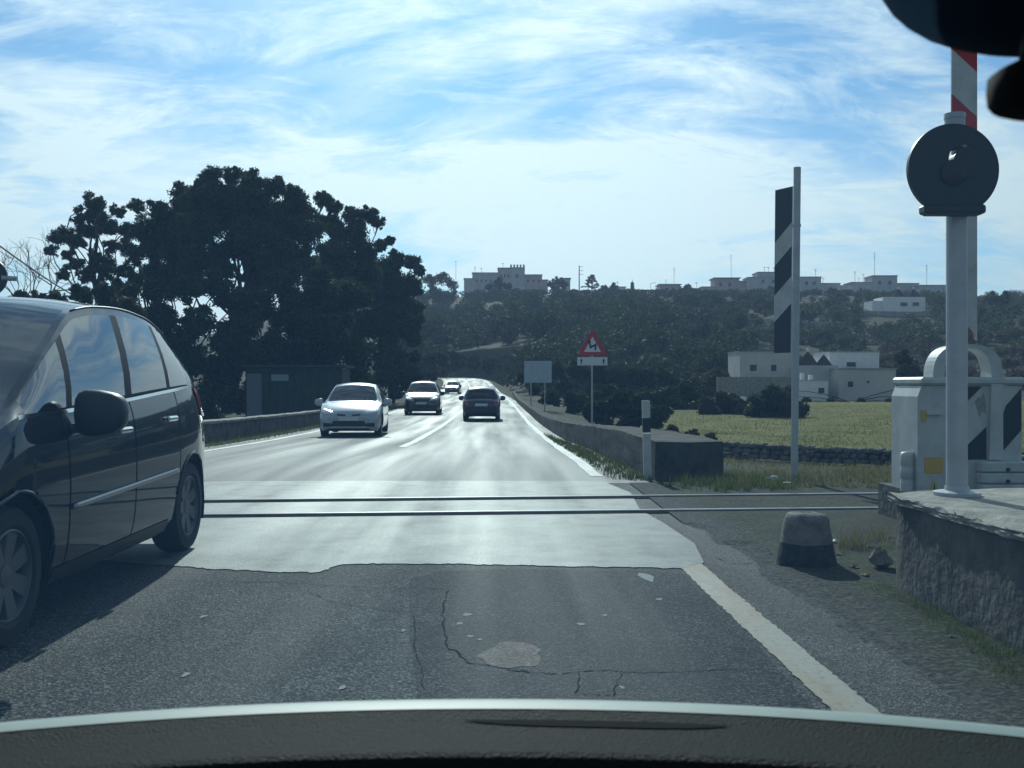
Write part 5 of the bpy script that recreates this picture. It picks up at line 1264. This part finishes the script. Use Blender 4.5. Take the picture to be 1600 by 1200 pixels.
def front_dress(decal, W, H, car, grille=True, lampm=None):
    k = H / 1.49; w = W / 2
    for s in (-1, 1):
        decal([(s*w*.40, .60*k), (s*w*.86, .66*k), (s*w*.84, .80*k), (s*w*.50, .70*k)], 'front', 'headlight', lampm or LAMPC, 10, 5, .006, thick=.008)
        decal([(s*w*.55, .30*k), (s*w*.80, .30*k), (s*w*.80, .40*k), (s*w*.55, .40*k)], 'front', 'fog_lamp_recess', TRIMB, 6, 3, .005)
        decal([(s*w*.10, .585*k), (s*w*.36, .60*k), (s*w*.36, .645*k), (s*w*.10, .625*k)], 'front', 'grille_slot', TRIMB, 6, 2, .005)
    decal([(-w*.58, .31*k), (w*.58, .31*k), (w*.48, .46*k), (-w*.48, .46*k)], 'front', 'lower_intake', TRIMB, 12, 4, .005)
    decal([(-.26, .46*k), (.26, .46*k), (.26, .56*k), (-.26, .56*k)], 'front', 'number_plate', PLATE, 8, 2, .012)
def rear_dress(decal, W, H, hb):
    w = W / 2
    for s in (-1, 1): decal([(s*w*.66, hb*.70), (s*w*.86, hb*.72), (s*w*.84, hb*.98), (s*w*.68, hb*.96)], 'back', 'tail_light', LAMPR, 6, 6, .006, thick=.01)
    decal([(-.26, .62), (.26, .62), (.26, .73), (-.26, .73)], 'back', 'number_plate', PLATE, 8, 2, .008)
    decal([(-w*.7, .36), (w*.7, .36), (w*.7, .50), (-w*.7, .50)], 'back', 'bumper_strip', TRIMB, 12, 3, .005)
WHITEC = paint('pale_silver_white_paint', (.40, .45, .49), .0, .3); BLUEB = paint('dark_blue_paint', (.02, .028, .05), .3, .3); GREYD = paint('dark_grey_paint', (.03, .032, .036), .3, .3); SILV = paint('grey_silver_paint', (.12, .13, .15), .5, .3)
def put_car(nm, label, px, py, d, rz, P, fd=None):
    q = pt(px, py, d); z = base(q.y) + .006
    return make_car(nm, label, (q.x, q.y, z), rz, P, 'cars in traffic beyond the rails')
P = hatch(4.03, 1.72, 1.49, WHITEC); r_ = put_car('white_hatchback', 'white hatchback coming towards the crossing, nearest car beyond the rails', 556, 640, 28.8, R(-90 + 2.5), P); front_dress(r_[1], 1.72, 1.49, r_[0])
P = hatch(4.35, 1.84, 1.70, GREYD, .35, True); r_ = put_car('dark_crossover', 'dark crossover with gleaming bonnet following the white hatchback', 662, 620, 52, R(-90 + 1), P); front_dress(r_[1], 1.84, 1.70, r_[0])
P = hatch(4.1, 1.76, 1.55, SILV); r_ = put_car('distant_car', 'small distant oncoming car at the far bend', 708, 600, 121, R(-90 - 3), P); front_dress(r_[1], 1.76, 1.55, r_[0])
P = hatch(3.8, 1.62, 1.47, BLUEB); r_ = put_car('dark_blue_hatchback', 'dark blue hatchback driving away ahead in the right lane', 753, 640, 43.5, R(90), P); rear_dress(r_[1], 1.62, 1.47, .89)

# ------------------------------------------------------------------ own car: dashboard, mirror, screen, roof
DASH = mat('dashboard_grain', (.008, .017, .016), .65, var=.12, vscale=60, bump=.9, bscale=320, spec=.12)
LEDGE = mat('sunlit_ledge', (.20, .27, .25), .55, var=.06, vscale=30)  # pale colour stands for the sunlit reflection along the dashboard's far edge
me_car = empty('car_interior', (-.03, 0, 0)); tag(me_car, 'interior of the car the picture is taken from with dark dashboard and mirror', 'car')
me_car['label'] = 'car interior in the foreground with dark grained dashboard and rear-view mirror'
def arc(x): return .78 * x * x * .42 + .12 * x ** 4       # the screen's foot bows forward in the middle
def sweep(prof, nm, m, x0=-.78, x1=.78, n=60, smooth=True, angle=None):
    """profile of (distance ahead, height) swept across the car"""
    vs = []; fs = []; k = len(prof)
    for i in range(n + 1):
        x = x0 + (x1 - x0) * i / n; a = arc(x)
        for d, z in prof: vs.append((x, d - a, z))
    for i in range(n):
        for j in range(k - 1): fs.append((i*k+j, (i+1)*k+j, (i+1)*k+j+1, i*k+j+1))
    mb = MB(); mb.add(vs, fs); return mb.build(nm, m, me_car, smooth=True, angle=angle or 50)
Hh = lambda py, d: CAMH - (py - 600) / F * d
sweep([(.985, Hh(1120, .985)), (.975, Hh(1098, .975)), (.962, Hh(1092, .962)), (.95, Hh(1096, .95)), (.938, Hh(1103, .938)), (.932, Hh(1107, .932))], 'sunlit_ledge', LEDGE)
sweep([(.931, Hh(1109, .931)), (.90, Hh(1127, .90)), (.86, Hh(1145, .86)), (.82, Hh(1162, .82)), (.80, Hh(1170, .80)), (.792, Hh(1174, .792)), (.785, Hh(1182, .785)), (.775, Hh(1215, .775)), (.765, Hh(1300, .765)), (.75, Hh(1500, .75))], 'dashboard', DASH)
# speaker grille: a shallow dark recess with a mesh of holes
GR = mat('grille_black', (.004, .005, .005), .9, spec=.1); GRD = mat('grille_bar', (.022, .028, .027), .95, spec=.05)
gx0, gx1 = .0, .24; n = 40; vs = []
def dash_z(d): return float(np.interp(d, [.80, .82, .86, .90, .931], [Hh(1170, .80), Hh(1162, .82), Hh(1145, .86), Hh(1127, .90), Hh(1109, .931)]))
for i in range(n + 1):
    x = gx0 + (gx1 - gx0) * i / n; u = (x - (gx0 + gx1) / 2) / ((gx1 - gx0) / 2); wd = .020 * max(1 - abs(u) ** 3.5, 0) + .001
    for d in (.902, .902 - wd): vs.append((x, d - arc(x), dash_z(d) + .0012))
mb = MB(); mb.add(vs, [(2*i, 2*i+2, 2*i+3, 2*i+1) for i in range(n)]); gr = mb.build('speaker_grille', GR, me_car)
mb = MB()
for rrow in range(6):
    for i in range(70):
        x = gx0 + .004 + (gx1 - gx0 - .008) * (i + .5 * (rrow % 2)) / 70; u = (x - (gx0 + gx1) / 2) / ((gx1 - gx0) / 2); wd = .020 * max(1 - abs(u) ** 3.5, 0); dd_ = .004 + rrow * .005
        if dd_ > wd - .002: continue
        d = .902 - dd_; z = dash_z(d) + .0022; y = d - arc(x)
        mb.add([(x - .0017, y - .0006, z - .0002), (x + .0017, y - .0006, z - .0002), (x + .0017, y + .0006, z - .0002), (x - .0017, y + .0006, z - .0002)], [(0, 1, 2, 3)])
g2 = mb.build('grille_mesh', GRD, gr); g2['kind'] = 'stuff'
# rear-view mirror: housing, glass towards the driver, stalk and sensor cover
MIRB = mat('mirror_plastic', (.010, .012, .015), .9, spec=.12)
def superell(c, r, p, nm, m, parent, n=32, k=18, M=None):
    e = lambda v: math.copysign(abs(v) ** p, v); vs = []; fs = []
    for a in range(k + 1):
        ph = -math.pi/2 + math.pi * a / k
        for b in range(n):
            th = 2 * math.pi * b / n; vs.append((c[0] + r[0] * e(math.cos(ph)) * e(math.cos(th)), c[1] + r[1] * e(math.cos(ph)) * e(math.sin(th)), c[2] + r[2] * e(math.sin(ph))))
    for a in range(k):
        for b in range(n): fs.append((a*n+b, a*n+(b+1) % n, (a+1)*n+(b+1) % n, (a+1)*n+b))
    mb = MB(); mb.add(vs, fs, M); return mb.build(nm, m, parent, smooth=True)
def rel(px, py, d): return pt(px, py, d) - me_car.location
D0 = .52; c = rel(1545, 145, D0); sc_ = D0 / F
mir = superell((c.x + 330 * sc_, D0 - .01, c.z + 2 * sc_), (330 * sc_, .022, 46 * sc_), .42, 'rear_view_mirror', MIRB, me_car)
mb = MB(); mb.box((c.x + 330 * sc_, D0 - .0335, c.z + 2 * sc_), (600 * sc_, .002, 76 * sc_), None); mb.build('mirror_glass', mat('mirror_silver', (.5, .52, .54), .03, metal=1.0), mir)
D1 = .60; c1_ = rel(1668, -112, D1); s1 = D1 / F
superell((c1_.x, D1 + .02, c1_.z), (275 * s1, .05, 172 * s1), .85, 'sensor_cover', MIRB, me_car)
MB().tube([rel(1640, 60, D1), rel(1640, 130, D0 + .02)], .016, 12).build('mirror_stalk', MIRB, me_car, smooth=True)
# roof, header and pillars that shade the cabin
mb = MB(); mb.box((0, -.35, 1.50), (1.36, 1.75, .05), None, .02); mb.build('roof_lining', mat('roof_cloth', (.35, .35, .34), .95), me_car)
for s in (-1, 1): MB().tube([(s * .80, .75, .84), (s * .74, .60, 1.10), (s * .66, .42, 1.47)], .045, 10).build('pillar', INTER, me_car, smooth=True)
# windscreen: dusty laminated glass, a thin sheet that scatters a little of the sunlight
def screen():
    n, k = 24, 10; vs = []; fs = []
    for lay in (0, .006):
        for i in range(n + 1):
            u = -1 + 2 * i / n
            for j in range(k + 1):
                v = j / k; x = u * (.80 - .14 * v); y0 = 1.005 - arc(x) ; y = y0 + (.50 - .06 * u * u - y0) * v; z = .865 + .615 * v + .03 * math.sin(math.pi * v) - .03 * x * x
                vs.append((x, y + lay, z + lay * .6))
    W_ = (n + 1) * (k + 1); q = lambda i, j: i * (k + 1) + j
    for i in range(n):
        for j in range(k):
            fs.append((q(i, j), q(i+1, j), q(i+1, j+1), q(i, j+1))); fs.append((W_ + q(i, j), W_ + q(i, j+1), W_ + q(i+1, j+1), W_ + q(i+1, j)))
    for i in range(n):
        for j in (0, k): a = [q(i, j), q(i+1, j), W_ + q(i+1, j), W_ + q(i, j)]; fs.append(tuple(a if j else a[::-1]))
    for j in range(k):
        for i in (0, n): a = [q(i, j), q(i, j+1), W_ + q(i, j+1), W_ + q(i, j)]; fs.append(tuple(a if not i else a[::-1]))
    m = bpy.data.materials.new('dusty_windscreen'); m.use_nodes = True; t = m.node_tree; t.nodes.remove(t.nodes['Principled BSDF'])
    pv = N(t, 'ShaderNodeVolumePrincipled'); pv.inputs['Color'].default_value = (.24, .54, 1.0, 1); pv.inputs['Density'].default_value = SCREEN_DENSITY; pv.inputs['Anisotropy'].default_value = .35
    va = N(t, 'ShaderNodeVolumeAbsorption'); va.inputs['Color'].default_value = (0, .80, .86, 1); va.inputs['Density'].default_value = 25.0   # green-blue tint of the glass
    ad = N(t, 'ShaderNodeAddShader'); L(t, pv.outputs[0], ad.inputs[0]); L(t, va.outputs[0], ad.inputs[1])
    L(t, ad.outputs[0], t.nodes['Material Output'].inputs['Volume'])
    mb = MB(); mb.add(vs, fs); return mb.build('windscreen', m, me_car)
SCREEN_DENSITY = 4.6
screen()

# ------------------------------------------------------------------ air
hz = MB().box((-100, 470, 44), (1660, 1100, 94)).build('haze', bpy.data.materials.new('haze_air'))
m = hz.data.materials[0]; m.use_nodes = True; t = m.node_tree; t.nodes.remove(t.nodes['Principled BSDF'])
pv = N(t, 'ShaderNodeVolumePrincipled'); pv.inputs['Color'].default_value = (.60, .72, 1.0, 1); pv.inputs['Density'].default_value = .00020; pv.inputs['Anisotropy'].default_value = .3
L(t, pv.outputs[0], t.nodes['Material Output'].inputs['Volume']); hz['kind'] = 'stuff'; hz['label'] = 'thin bluish haze over the whole valley'; hz['category'] = 'haze'
